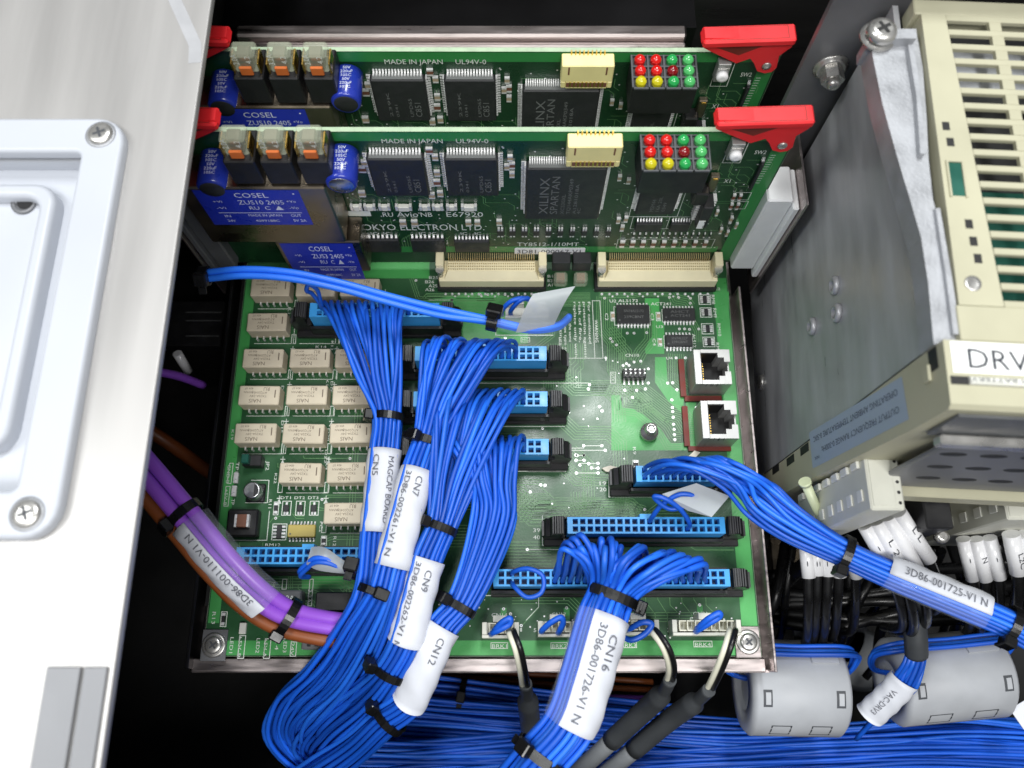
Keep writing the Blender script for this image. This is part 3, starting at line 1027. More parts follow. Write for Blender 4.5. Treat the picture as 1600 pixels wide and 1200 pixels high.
# fuse marked 3.2A and the dark shrouded header near it
a, b2 = P(432, 950, 6), P(472, 922, 6)
o = MB(); o.box(a.x, b2.x, a.y, b2.y, .12, 6, .5); fu = o.build('small_fuse', 'chip_bevel', mbd)
o = MB(); o.textfit('3.2A', 4.6, 1.9, (a.x + 1.2, a.y + 2.4, 6.05)); o.build('rating_print', 'silk', fu)
a, b2 = P(492, 950, 9), P(600, 925, 9)
o = MB(); o.box(a.x, b2.x, a.y - 1, b2.y, .12, 9, .4); o.build('black_header', 'black_plastic', mbd)
a, b2 = P(470, 1015, 6), P(590, 985, 6)
o = MB(); o.box(a.x, b2.x, a.y, b2.y, .12, 6, .4); o.mi = 1
for k in range(8): o.box(a.x + 2 + k * 2.6, a.x + 3.2 + k * 2.6, a.y + 1, b2.y - 1, 6.02, 6.3)
o.build('power_header', ['chip_bevel', 'black_plastic'], mbd)

# board-edge standoff, red-brown insulating strips
c = q5(735, 905)
o = MB(); o.lathe((c[0], c[1], .05), [(3.3, 0), (3.3, 3.0), (2.2, 3.05), (2.2, 7.5), (1.9, 8.0), (1.0, 8.0), (0.9, 7.2)], 20)
o.build('standoff_post', 'steel', mbd)
rs = MB()
for x0, y0, x1, y1 in ((925, 470, 945, 690), (947, 748, 966, 984)):
    a, b2 = q5(x0, y1), q5(x1, y0); rs.box(a[0], b2[0] - .2, a[1], b2[1], .12, 1.6)
    rs.build('insulating_strip', 'copper_red', mbd); rs = MB()
for x0, y0, x1, y1 in ((950, 685, 1165, 716), (972, 984, 1222, 1012)):
    a, b2 = q5(x0, y1), q5(x1, y0); rs.box(a[0], b2[0], a[1], b2[1], .12, 1.2)
    rs.build('insulating_strip', 'copper_red', mbd); rs = MB()
# chips of pale sealing compound
for f, pts in ((q6, ((640, 105), (680, 92), (715, 100), (690, 125), (660, 122))), (q5, ((970, 1045), (1005, 1012), (1040, 1022), (1015, 1050)))):
    o = MB(); o.prism([f(*p) for p in pts][::-1], .12, 1.5); o.build('sealing_dab', 'seal', mbd)


# ------------------------------------------------------------------ network sockets
def jack(p0, p1, z):
    a, b2 = P(*p0, z), P(*p1, z)
    x0, x1, y0, y1 = a.x, b2.x, b2.y, a.y
    # opening: wide part left, stepped latch notch to the right
    ox0, ox1, oy0, oy1 = x0 + 2.6, x1 - 4.4, y0 + 1.6, y1 - 1.3
    ym = (y0 + y1) / 2
    sh = MB()
    sh.box(x0, ox0, y0, y1, .12, z, .12)
    sh.box(ox0 + .01, ox1, y0, oy0, .12, z - .01); sh.box(ox0 + .01, ox1, oy1, y1, .12, z - .01)
    sh.box(ox1 + .01, x1 - 2.2, y0, ym - 3.6, .12, z); sh.box(ox1 + .01, x1 - 2.2, ym + 3.6, y1, .12, z)
    sh.box(x1 - 2.19, x1, y0, ym - 1.9, .12, z - .01); sh.box(x1 - 2.19, x1, ym + 1.9, y1, .12, z - .01)
    sh.box(x1 - .5, x1, ym - 1.89, ym + 1.89, .12, z - 2.4)
    o = sh.build('network_socket', 'socket_shell', mbd)
    iv = MB(); iv.box(ox0 + .02, x1 - .55, y0 + .4, y1 - .4, .3, 3.0)
    iv.box(ox0 + .02, ox1, oy0 + .02, oy0 + .3, 3, z - .6); iv.box(ox0 + .02, ox1, oy1 - .3, oy1 - .02, 3, z - .6); iv.box(ox0 + .02, ox0 + .3, oy0 + .31, oy1 - .31, 3, z - .6)
    iv.build('socket_cavity', 'enclosure_black', o)
    g = MB()
    for k in range(8):
        y = ym - 3.5 + k
        g.box(ox0 + .6, ox0 + 2.2, y - .2, y + .2, 6.0 - .0, 6.4); g.box(ox0 + .3, ox0 + .6, y - .2, y + .2, 3.0, 6.4)
    g.build('contacts', 'gold', o)
    t = MB()
    for y in (y0, y1):
        for xx in (ox0 + 2.4, ox1 - 1.6):
            t.box(xx - .9, xx - .75, y - .12, y + .12, z - 2.5, z + .05); t.box(xx + .75, xx + .9, y - .12, y + .12, z - 2.5, z + .05)
    t.build('spring_slots', 'black_plastic', o)


jack((1083, 546), (1144, 600), 13)
jack((1094, 626), (1155, 685), 13)

# small ten-pin header
a, b2 = P(820 + 585 / 3.81, 440 + 572 / 3.81, 4), P(820 + 720 / 3.81, 440 + 520 / 3.81, 4)
o = MB(); o.box(a.x, b2.x, a.y, b2.y, .12, 4, .2); hd = o.build('pin_header', 'black_plastic', mbd)
g = MB()
for k in range(5):
    x = a.x + (b2.x - a.x) * (k + .5) / 5
    for y in (a.y + (b2.y - a.y) * .3, a.y + (b2.y - a.y) * .7):
        g.box(x - .25, x + .25, y - .25, y + .25, 4.02, 6.5)
    g.box(x - .3, x + .3, a.y - 1.6, a.y - .02, .12, .6); g.box(x - .3, x + .3, b2.y + .02, b2.y + 1.2, .12, .6)
g.build('pins', 'solder', hd)


# ------------------------------------------------------------------ black shrouded headers with ribbed latches
def latch_mesh(sgn):
    o = MB(tf=lambda x, y, z: (x * sgn, z, y) if sgn > 0 else (x * sgn, -z, y))
    # profile in x (outwards), height; extruded across the header
    prof = [(0.2, 2), (6.6, 2), (8.2, 5), (8.4, 8.5), (7.4, 11.5), (5.6, 12.4), (4.8, 16.5), (2.6, 17.4), (0.4, 16.6), (0.2, 14.6), (1.8, 14.2), (2.0, 9), (0.2, 8.6)]
    prof = prof if sgn < 0 else prof
    o.prism(prof[::1], -3.4, 3.4)
    return o


def header(x0, x1, y1, ends='lr', lev='lr'):
    """black box header on the board with blue plug area x0..x1, rear edge y1 of the plug's top"""
    yc = y1 - 2.8
    o = MB()
    e = 7.6
    o.box(x0 - (e if 'l' in ends else 1), x1 + (e if 'r' in ends else 1), yc - 5.2, yc + 4.2, .14, 2.6, .2)
    o.box(x0 - 1, x1 + 1, yc - 4.6, yc - 3.6, 2.61, 9.0); o.box(x0 - 1, x1 + 1, yc + 3.6, yc + 4.15, 2.61, 9.0)
    h = o.build('box_header', 'black_plastic', mbd)
    for s, x, k in ((-1, x0 - .6, 'l'), (1, x1 + .6, 'r')):
        if k not in lev: continue
        m = MB()
        prof = [(0.2, 2.7), (6.2, 2.7), (7.4, 5), (7.6, 8.5), (6.6, 11.5), (5.2, 12.4), (4.6, 15.6), (2.6, 16.6), (0.6, 16.2), (0.2, 14.6), (1.6, 14.2), (1.8, 9), (0.2, 8.6)]
        for yy0, yy1, mi in ((-3.1, 3.1, 0),):
            n = len(prof)
            vs = [(x + s * p, yc + yy0, z) for p, z in prof] + [(x + s * p, yc + yy1, z) for p, z in prof]
            fs = [tuple(range(n)), tuple(range(n, 2 * n))[::-1]] + [(i, n + i, n + (i + 1) % n, (i + 1) % n) for i in range(n)]
            if s < 0:
                fs = [f[::-1] for f in fs]
            m.add(vs, fs)
        l = m.build('latch', 'black_plastic', h)
        g = MB()
        for k2 in range(5):
            xa, xb = x + s * (0.9 + k2 * .8), x + s * (1.3 + k2 * .8)
            g.box(min(xa, xb), max(xa, xb), yc - 2.9, yc + 2.9, 15.9, 16.9 + (0.15 if k2 in (1, 2) else 0))
        for k2 in range(3):
            z = 6.2 + k2 * 1.4
            xa, xb = x + s * 7.0, x + s * 7.9
            g.box(min(xa, xb), max(xa, xb), yc - 2.6, yc + 2.6, z, z + .7)
        g.build('latch_grip', 'black_grip', h)
    return h


PLUGS = dict(A=(-75.2, -27.2, 128.0, 17), B=(-35.4, 12.6, 110.7, 17), C=(-35.3, 12.7, 93.3, 17), D=(-35.1, 12.9, 75.7, 17),
             E=(-93.0, -45.0, 37.9, 17), F=(43.2, 72.0, 66.0, 10), G=(18.9, 72.6, 48.1, 20), H=(-6.2, 72.8, 30.6, 30))
for k, (x0, x1, y1, n) in PLUGS.items():
    header(x0, x1, y1, lev={'H': 'r', 'E': 'r'}.get(k, 'lr'), ends={'E': 'r', 'H': 'r'}.get(k, 'lr'))


# ------------------------------------------------------------------ beige board-to-board sockets and white brake headers
def brake_socket(px0, px1, py0, py1, n):
    a, b2 = P(px0, py1, 9), P(px1, py0, 9)
    x0, x1, y0, y1 = a.x, b2.x, a.y, b2.y
    o = MB()
    o.box(x0, x1, y0, y0 + 1.0, .14, 9, .1); o.box(x0, x0 + 1.6, y0 + 1.01, y1, .14, 8.4, .1); o.box(x1 - 1.6, x1, y0 + 1.01, y1, .14, 8.4, .1)
    o.box(x0 + 1.61, x1 - 1.61, y0 + 1.01, y1, .14, 4.0)
    o.box((x0 + x1) / 2 - 2.6, (x0 + x1) / 2 + 2.6, y1 + .01, y1 + 2.2, .14, 8.6, .15)
    s = o.build('brake_socket', 'terminal', mbd)
    g = MB()
    w = (x1 - x0 - 4.4) / n
    for k in range(n):
        xa = x0 + 2.2 + k * w
        g.box(xa + .15, xa + w - .15, y0 + 1.5, y0 + 1.9, 4.02, 8.2); g.box(xa + .15, xa + w - .15, y1 - .6, y1 - .2, 4.02, 8.2)
        g.box(xa + .15, xa + .5, y0 + 1.92, y1 - .62, 4.02, 8.2)
    g.build('cell_walls', 'white_wire', s)


brake_socket(753, 811, 972, 997, 3)
brake_socket(841, 902, 970, 995, 4)
brake_socket(966, 1030, 968, 992, 4)
brake_socket(1052, 1158, 968, 993, 7)
# the small white socket next to the MG mark
a, b2 = P(660 + 740 / 5.714, 370 + 730 / 5.714, 8), P(660 + 1130 / 5.714, 370 + 600 / 5.714, 8)
o = MB(); o.box(a.x, b2.x, a.y, a.y + 1, .14, 9, .1); o.box(a.x, b2.x, a.y + 1.01, b2.y, .14, 4.5, .1)
for k in range(4):
    x = a.x + (b2.x - a.x) * k / 4
    o.box(x + .2, x + 3, b2.y + .01, b2.y + 1, .14, 8, .1)
o.build('white_socket', 'terminal_light', mbd)

# ================================================================== upright plug-in cards
YC = 150.0
CX0, CX1, CZ0, CZ1 = -107.0, 85.2, 6.0, 90.3


def make_card(label):
    card = thing('plug_in_card', label, 'circuit card', (0, YC, CZ0), 'upright green plug-in cards')
    tf = lambda a, b, c: (a, YC - c, b)

    def F():
        return MB(tf)

    def C(px, py, out=0.0):
        p = PY(px, py, YC - out)
        return p.x, p.z

    def bld(mb, name, m, parent=None, **kw):
        return mb.build(name, m, parent or card, **kw)

    o = F(); o.box(CX0, CX1, CZ0, CZ1, -1.6, -0.02); o.mi = 1
    o.rect(CX0 + .05, CX1 - .05, CZ0 + .05, CZ1 - .05, 0.0)
    bld(o, 'board_sheet', ['fibre_edge', 'mask_card'])
    zl, zt, zs = .05, .1, .16
    o = F()
    o.rect(-66, CX1 - .6, CZ1 - 4.6, CZ1 - .3, zl)
    o.rect(CX1 - 5.5, CX1 - .6, 8, CZ1 - 4.7, zl)
    a, b2 = C(884, 224), C(975, 208); o.rect(a[0], b2[0], CZ1 - 7.5, CZ1 - .3, zl + .02)
    o.rect(-62, 78, 14.5, 19, zl)
    bld(o, 'copper_area', 'mask_card_light')
    t = F(); r = random.Random(5)
    for k in range(120):
        x, z = -55 + 130 * r.random(), 20 + 58 * r.random()
        d = 3 + 6 * r.random()
        t.ribbon([(x, z), (x + d, z), (x + d + 2, z - 2), (x + d + 2, z - 5)] if k % 2 else [(x, z), (x, z - d), (x + 2, z - d - 2)], .16, zt)
    for k in range(22):
        t.ribbon([(-45 + 1.0 * k, 19), (-45 + 1.0 * k, 24 + k % 4), (-44 + 1.0 * k, 26 + k % 4)], .18, zt)
    bld(t, 'copper_tracks', 'mask_trace', kind='stuff')
    v = F()
    for k in range(170):
        v.disc(-58 + 138 * r.random(), 18 + 66 * r.random(), zt + .06, .32, 7)
    bld(v, 'vias', 'solder', kind='stuff')

    # white print
    s = F()
    def say(txt, x0, x1, y, hpx):
        a, b2 = C(x0, y), C(x1, y)
        hh = C(x0, y - hpx)[1] - a[1]
        s.textfit(txt, b2[0] - a[0], hh, (a[0], a[1], zs))
    say('MADE IN JAPAN', 597, 692, 223, 7); say('UL94V-0', 713, 763, 223, 7)
    say('Avio', 621, 654, 338, 8); say('NB', 658, 676, 338, 7); say('E67920', 698, 755, 338, 7.5); say('RU', 599, 615, 338, 7)
    say('TOKYO ELECTRON LTD.', 557, 757, 359, 9.5)
    say('TY8512-1/10MT', 808, 904, 384, 6)
    say('CN9', 930, 946, 222, 4); say('SW2', 1178, 1196, 240, 6); say('U7', 752, 762, 247, 5); say('U8', 648, 660, 247, 5); say('X1', 1130, 1140, 285, 6)
    for x in (590, 605, 625, 660, 690, 705, 730):
        say('R41', x - 6, x + 4, 329, 4)
    for x in (580, 600, 655, 672, 720, 742):
        say('IC', x, x + 10, 366, 4)
    a, b2 = C(545, 337), C(578, 329); s.rect(a[0], b2[0], a[1], b2[1], zs)
    for x0, x1, y0, y1 in ((1128, 1172, 219, 254), (982, 1078, 284, 338), (1144, 1175, 300, 312), (1138, 1170, 314, 326), (984, 1084, 338, 357), (1040, 1068, 338, 357), (962, 1118, 373, 387)):
        a, b2 = C(x0, y1), C(x1, y0); s.frame(a[0], b2[0], a[1], b2[1], zs, .2)
    a, b2 = C(530, 300), C(516, 206); s.ribbon([(b2[0], b2[1] - 2), (a[0] - 1.4, a[1])], .22, zs)
    for k in range(13):                                     # row of ticks down the right side
        x, z = C(1208 - 2.1 * k, 242 + 3.6 * k); s.rect(x - .8, x + .8, z - .12, z + .12, zs)
    bld(s, 'white_print', 'silk', kind='stuff')
    # white sticker
    a, b2 = C(804, 396), C(915, 386.5)
    o = F(); o.prism(rrect(a[0], b2[0], a[1], b2[1], .8, 3), .18, .3)
    st = bld(o, 'sticker', 'label_white')
    o = F(); o.textfit('3D81-000067-V1', (b2[0] - a[0]) * .9, (b2[1] - a[1]) * .62, (a[0] + 1, a[1] + .7, .36)); bld(o, 'sticker_print', 'ink_dark', st)

    # square flat packages with pins on four sides
    def qfp(x0, y0, x1, y1, n, h, lines, pin=1.5):
        a, b2 = C(x0, y1, h), C(x1, y0, h)
        X0, X1, Z0, Z1 = a[0], b2[0], a[1], b2[1]
        o = F(); o.box(X0, X1, Z0, Z1, .4, h, .5); o.mi = 1
        o.box(X0 + .8, X1 - .8, Z1 - .03, Z1 + .012, .9, h - .5)  # paler band: light reflected by the top chamfer, put into the colour
        for ln, (fx, w, hh) in lines:
            o.textfit(ln, w * (Z1 - Z0), hh, (X0 + fx * (X1 - X0), Z0 + .12 * (Z1 - Z0), h + .03), (0, 1, 0), (-1, 0, 0))
        q = bld(o, 'square_chip', ['chip', 'chip_print_sheen'])
        g = F()
        for k in range(n):
            f = (k + .5) / n
            w = (X1 - X0) / n * .27
            x = X0 + .8 + (X1 - X0 - 1.6) * f
            z = Z0 + .8 + (Z1 - Z0 - 1.6) * f
            g.box(x - w, x + w, Z1 + .02, Z1 + pin, .1, .4); g.box(x - w, x + w, Z1 + .02, Z1 + .5, .41, h * .55)
            g.box(x - w, x + w, Z0 - pin, Z0 - .02, .1, .4); g.box(x - w, x + w, Z0 - .5, Z0 - .02, .41, h * .55)
            g.box(X0 - pin, X0 - .02, z - w, z + w, .1, .4); g.box(X0 - .5, X0 - .02, z - w, z + w, .41, h * .55)
            g.box(X1 + .02, X1 + pin, z - w, z + w, .1, .4); g.box(X1 + .02, X1 + .5, z - w, z + w, .41, h * .55)
        bld(g, 'pins', 'solder', q)

    qfp(588, 249, 662, 307, 16, 3.3, (('C851', (.86, .35, 2.2)), ('UPD65', (.7, .45, 1.2)), ('239K', (.3, .6, 1.0)), ('0341', (.42, .3, 1.0))))
    qfp(701, 249, 778, 307, 16, 3.3, (('C851', (.86, .35, 2.2)), ('UPD65', (.7, .45, 1.2)), ('239K', (.3, .6, 1.0)), ('0341', (.42, .3, 1.0))))
    qfp(820, 264, 950, 343, 32, 3.7, (('XILINX', (.3, .72, 3.2)), ('SPARTAN', (.43, .74, 2.7)), ('XCS30XL', (.52, .4, 1.3)), ('TQ144AKP0349', (.6, .7, 1.3)), ('A1281018A', (.68, .6, 1.2)), ('4C', (.74, .12, 1.2))))
    qfp(992, 288, 1068, 336, 18, 2.2, (('M5M44', (.45, .4, 1.4)), ('16A 20L', (.6, .5, 1.2)), ('0349', (.75, .3, 1.2))))

    # yellow wire-to-board socket
    a, b2 = C(884, 262, 5), C(974, 229, 5)
    X0, X1, Z0, Z1 = a[0], b2[0], a[1] + .6, b2[1]
    o = F(); o.box(X0, X1, Z0 + 3, Z1, .2, 5.2, .3); o.box(X0, X0 + 1.6, Z0, Z0 + 2.99, .2, 5.2, .3); o.box(X1 - 1.6, X1, Z0, Z0 + 2.99, .2, 5.2, .3)
    o.box(X0 + 1.61, X1 - 1.61, Z0 + .4, Z0 + 2.99, .2, .9); o.box(X0 + 1.61, X1 - 1.61, Z0, Z0 + 2.99, 4.3, 5.2)
    yc = bld(o, 'yellow_socket', 'yellow_conn')
    g = F(); n = 9
    for k in range(n):
        x = X0 + 3 + (X1 - X0 - 6) * k / (n - 1)
        g.box(x - .25, x + .25, Z0 + .8, Z0 + 3.0, 5.21, 5.5); g.box(x - .2, x + .2, Z1 + .02, Z1 + 1.2, .12, 1.0)
    bld(g, 'pins', 'gold', yc)
    g = F(); g.box(X0 + 2, X0 + 2.5, Z1 - 4, Z1 - .6, 5.21, 5.3); g.box(X1 - 2.5, X1 - 2, Z1 - 4, Z1 - .6, 5.21, 5.3); g.box(X0 + 1.7, X1 - 1.7, Z0 + .6, Z0 + 2.6, 5.21, 5.28)
    bld(g, 'socket_slots', 'brown_part', yc)

    # block of twelve indicator lamps facing up, in three steps
    a, b2 = C(1000, 208), C(1104, 208)
    X0, X1 = a[0] + .2, b2[0] + .4
    zt_ = CZ1 - 1.0
    o = F(); o.box(X0, X1, zt_ - 13, zt_ - .6, .2, 12.4, .2)
    lb = bld(o, 'lamp_block', 'black_plastic')
    cols = (('led_red', 'led_red', 'led_green', 'led_green_pale'), ('led_red', 'led_red', 'led_dark_red', 'led_green_pale'), ('led_yellow', 'led_yellow', 'led_green', 'led_green_pale'))
    w = (X1 - X0) / 4
    fr = MB()
    for k in range(5):
        x = X0 + k * w
        fr.box(x - .25, x + .25, YC - 12.4, YC - .3, zt_ - .58, zt_ + .1)
    for k in range(4):
        y = YC - .5 - 4.05 * k
        for j in range(4):
            fr.box(X0 + j * w + .26, X0 + (j + 1) * w - .26, y - .35 + (.2 if k == 0 else 0), y + .1, zt_ - .58, zt_ + .1)
    fr.build('lamp_frame', 'led_frame', lb)
    for rr in range(3):
        for cc in range(4):
            x = X0 + (cc + .5) * w; y = YC - 2.4 - 4.05 * rr
            l = MB(); l.cyl((x, y, zt_ - .58), (x, y, zt_ + .6), 1.72, n=16, caps=False); l.dome(x, y, zt_ + .6, 1.72, 1.3, 16)
            l.build('lamp', cols[rr][cc], lb)

    # push switch
    a, b2 = C(1134, 250, 3), C(1166, 225, 3)
    o = F(); o.box(a[0], b2[0], a[1], b2[1], .2, 3.2, .2); o.mi = 1; o.box(a[0] + .3, b2[0] - .3, b2[1] - 2.4, b2[1] - 1.9, 3.21, 3.3)
    sw = bld(o, 'push_switch', ['socket_shell', 'steel'])
    c = ((a[0] + b2[0]) / 2, (a[1] + b2[1]) / 2 - .6)
    MB().lathe((c[0], YC - 3.2, c[1]), [(1.9, 0), (1.9, 1.2), (1.6, 1.7), (.8, 1.8)], 20, 'y').build('button', 'white_plastic', sw)
    # crystal, socketed memory with sticker, resistor arrays, SOICs
    a, b2 = C(1101, 300, 2), C(1126, 276, 2)
    o = F(); o.box(a[0], b2[0], a[1], b2[1], .2, 2.2, .3); o.mi = 1; o.box(a[0] + 1, b2[0] - .6, b2[1] - 1.6, b2[1] - .9, 2.21, 2.3)
    bld(o, 'oscillator', ['module_metal', 'gold'])
    a, b2 = C(1086, 357, 6), C(1117, 325, 6)
    o = F(); o.box(a[0], b2[0], a[1], b2[1], .2, 6, .4); mem = bld(o, 'socketed_chip', 'chip')
    o = F(); o.prism([(a[0] + .3, a[1] + .2), (b2[0] - 1.2, a[1] + .2), (b2[0] - 1.2, a[1] + 5.4), (a[0] + .3, a[1] + 5.4)], 6.05, 6.15); stk = bld(o, 'sticker', 'label_white', mem)
    o = F(); o.textfit('BM2', 4.0, 1.9, (a[0] + 2.2, a[1] + 4.9, 6.2), (0, -1, 0), (1, 0, 0)); bld(o, 'sticker_print', 'ink_dark', stk)
    g = F()
    for k in range(9):
        f = a[1] + (b2[1] - a[1]) * (k + .5) / 9
        g.box(a[0] - 1.2, a[0] - .02, f - .2, f + .2, .1, 3); g.box(b2[0] + .02, b2[0] + 1.2, f - .2, f + .2, .1, 3)
    bld(g, 'pins', 'solder', mem)
    a, b2 = C(1080, 322, 5), C(1110, 304, 5)
    bld(F().box(a[0], b2[0], a[1], b2[1], .2, 5, .5), 'black_coil', 'black_plastic')

    def so(x0, y0, x1, y1, n, h=2.0, m='chip'):
        a, b2 = C(x0, y1), C(x1, y0)
        o = F(); o.box(a[0], b2[0], a[1] + 1.1, b2[1] - 1.3, .3, h, .2); q = bld(o, 'flat_chip', m)
        g = F()
        for k in range(n):
            x = a[0] + (b2[0] - a[0]) * (k + .5) / n; w = (b2[0] - a[0]) / n * .25
            g.box(x - w, x + w, b2[1] - 1.28, b2[1], .1, .5); g.box(x - w, x + w, a[1], a[1] + 1.08, .1, .5)
            g.box(x - w, x + w, b2[1] - 1.28, b2[1] - .8, .51, 1.1)
        bld(g, 'pins', 'solder', q)
    so(574, 366, 622, 389, 8); so(646, 366, 694, 389, 8); so(712, 368, 764, 389, 10)
    so(990, 340, 1036, 357, 9); so(1044, 340, 1080, 357, 7)
    a, b2 = C(1140, 300, 2), C(1190, 250, 2)
    so(1168, 245, 1196, 292, 4, 2.0)
    # rows of small parts
    def tiny(x, y, wpx, hpx, m, name, h=1.2, pins=True):
        a, b2 = C(x - wpx / 2, y + hpx / 2), C(x + wpx / 2, y - hpx / 2)
        o = F(); d = (b2[1] - a[1]) * .25
        o.box(a[0], b2[0], a[1] + d, b2[1] - d, .15, h); o.mi = 1
        if pins:
            for k in (.25, .75):
                x_ = a[0] + (b2[0] - a[0]) * k; w_ = (b2[0] - a[0]) * .16
                o.box(x_ - w_, x_ + w_, a[1], a[1] + d - .02, .12, h * .7); o.box(x_ - w_, x_ + w_, b2[1] - d + .02, b2[1], .12, h * .7)
        else:
            o.box(a[0], b2[0], a[1], a[1] + d - .02, .12, h * 1.03); o.box(a[0], b2[0], b2[1] - d + .02, b2[1], .12, h * 1.03)
        bld(o, name, [m, 'solder'])
    for k in range(10):
        tiny(782 + 18.7 * k, 361, 10, 13, 'chip', 'transistor')
    for x in (557, 578, 601, 664, 684, 706):
        a, b2 = C(x - 8, 324), C(x + 8, 317)
        o = F(); o.box(a[0] + .9, b2[0] - .9, a[1], b2[1], .15, 1.6, .3); o.mi = 1
        o.box(a[0], a[0] + .88, a[1] + .1, b2[1] - .1, .12, 1.4); o.box(b2[0] - .88, b2[0], a[1] + .1, b2[1] - .1, .12, 1.4); bld(o, 'diode', ['terminal_light', 'solder'])
    for x in (631, 733):
        a, b2 = C(x - 12, 324), C(x + 12, 317)
        o = F(); o.box(a[0] + .9, b2[0] - .9, a[1], b2[1], .15, 1.8, .3); o.mi = 1
        o.box(a[0], a[0] + .88, a[1] + .1, b2[1] - .1, .12, 1.5); o.box(b2[0] - .88, b2[0], a[1] + .1, b2[1] - .1, .12, 1.5); bld(o, 'diode', ['terminal_light', 'solder'])
    for k in range(9):
        tiny(972 + 16.2 * k, 379, 10, 9, 'brown_part', 'resistor', .9, False)
    for k in range(14):
        tiny(990 + 9.2 * k, 366, 5, 7, 'chip', 'resistor', .7, False)
    for x, y in ((680, 243), (675, 303), (688, 300), (683, 268), (792, 258), (797, 244), (800, 270), (630, 346), (648, 346), (732, 346), (746, 346), (968, 275), (982, 280), (978, 340), (966, 342), (972, 354), (1126, 358), (1136, 362), (1142, 340), (570, 252), (566, 300), (780, 345), (1120, 330), (1150, 350), (1098, 268), (1090, 262), (1084, 258)):
        tiny(x, y, 8, 8, 'tan_chip', 'capacitor', 1.0, False)
    for x, y in ((671, 233), (566, 262), (1146, 306), (1156, 306), (1142, 320), (1152, 320), (800, 256), (683, 283), (1142, 342)):
        tiny(x, y, 9, 9, 'brown_part', 'resistor', .9, False)

    # blue electrolytic capacitors standing out from the card
    for px, py, m in ((537, 233, 1), (338, 240, 0)):
        p = C(px, py, 0)
        x, z, L_ = p[0], p[1] - .6, 12.5
        o = MB(); o.lathe((x, YC - .4, z), [(4.3, 0), (4.75, .5), (4.75, L_ - 1.2), (4.3, L_ - .5), (3.9, L_ - .42)], 30, 'y')
        cp = o.build('capacitor', 'cap_blue', card)
        MB().lathe((x, YC - .4 - L_ + .45, z), [(3.85, 0), (3.7, .12), (.3, .14)], 26, 'y').build('capacitor_top', 'cap_top' if m else 'chip', cp)
        o = MB()
        for k, tx in enumerate(('50V', '220uF', '105C', '50V', '220uF', '105C')):
            w = (2.4, 3.8, 3.2)[k % 3]
            o.textfit(tx, w, 1.05, (x - w / 2 + .4, YC - 2.6 - 1.45 * k, z + 4.79), (1, 0, 0), (0, 1, 0))
        o.build('capacitor_print', 'module_print', cp)

    # fuses: clear bodies with an orange flag in black holders
    for px, am in ((371, '2.0A'), (429, '3.2A'), (487, '2.0A')):
        x = C(px, 232, 8)[0]
        zt2, zb, zh = C(px, 213, 8)[1], C(px, 246, 10)[1], C(px, 286, 11)[1]
        o = MB(); o.box(x - 4.6, x + 4.6, YC - 11.5, YC - .3, zh, zb - .1, .4); hl = o.build('fuse_holder', 'black_plastic', card)
        MB().lathe((x + .4, YC - 8, zh - 3), [(1.4, 0), (1.6, .4), (1.6, 2.9)], 14).build('holder_post', 'tan_chip', hl)
        o = MB(); o.box(x - 3.7, x + 3.7, YC - 9.6, YC - 3.6, zb, zt2, .7); fz = o.build('fuse', 'fuse_clear', hl)
        MB().box(x - 1.9, x + 1.9, YC - 10.6, YC - 9.65, zb + .1, zb + 3.4, .2).build('fuse_flag', 'fuse_orange', hl)
        MB().box(x - 2.0, x + 2.0, YC - 8.6, YC - 4.6, zb + .6, zt2 - 1, .3).build('fuse_core', 'module_metal', hl)
        o = MB(); o.box(x - 4.3, x - 3.75, YC - 9.8, YC - 4, zb - .05, zb + 4.4, .1); o.box(x + 3.75, x + 4.3, YC - 9.8, YC - 4, zb - .05, zb + 4.4, .1); o.build('fuse_blades', 'gold', hl)
        o = MB(); o.textfit(am, 4.4, 1.8, (x - 1.5, YC - 9.63, zb + 3.8), (0, 0, 1), (-1, 0, 0)); o.textfit('4.2', 3.2, 1.8, (x + 2.4, YC - 9.63, zb + 4.2), (0, 0, 1), (-1, 0, 0)); o.build('fuse_print', 'silk', hl)

    # metal power modules with blue face
    def module(p0, p1, out, lab, big):
        a, b2 = C(p0[0], p0[1], out), C(p1[0], p1[1], out)     # upper right corner, lower right corner of the front
        X1 = (a[0] + b2[0]) / 2
        Z1, Z0 = a[1], b2[1]
        X0 = X1 - (46 if big else 30)
        o = F(); o.box(X0, X1, Z0, Z1, .3, out, .5)
        m = bld(o, 'power_module', 'module_metal')
        l, r_ = lab
        la, lb_ = C(l[0], l[1], out), C(r_[0], r_[1], out)
        lx0, lx1, lz1, lz0 = X0 + (5 if big else 1.5), X1 - (8.5 if big else 3), Z1 - 1.0, lb_[1]
        o = F(); o.rect(lx0, lx1, lz0, lz1, out + .05); bl = bld(o, 'face_label', 'module_blue', m)
        W, H_ = lx1 - lx0, lz1 - lz0
        t = F(); zz = out + .12
        f = lambda s_, x, z, w, h: t.textfit(s_, w * W, h * H_, (lx0 + x * W, lz0 + z * H_, zz))
        f('COSEL', .37, .80, .32, .13); f('ZUS10 2405' if big else 'ZUS3 2405', .37, .61, .44, .12)
        f('RU  C', .45, .46, .2, .10); t.add([(lx0 + W * q_[0], lz0 + H_ * q_[1], zz) for q_ in ((.70, .45), (.78, .45), (.74, .57))], [(0, 1, 2)])
        f('+Vi', .13, .66, .09, .06); f('-Vi', .13, .48, .09, .06); f('+Vo', .84, .66, .09, .07); f('-Vo', .84, .48, .09, .07)
        t.rect(lx0 + .12 * W, lx1 - .06 * W, lz0 + .36 * H_, lz0 + .375 * H_, zz)
        f('IN', .16, .24, .06, .07); f('MADE IN JAPAN', .4, .26, .33, .07); f('OUT', .82, .25, .1, .08); f('24V', .16, .1, .08, .07); f('4099188C', .44, .1, .24, .07); f('5V 2A', .82, .1, .13, .08)
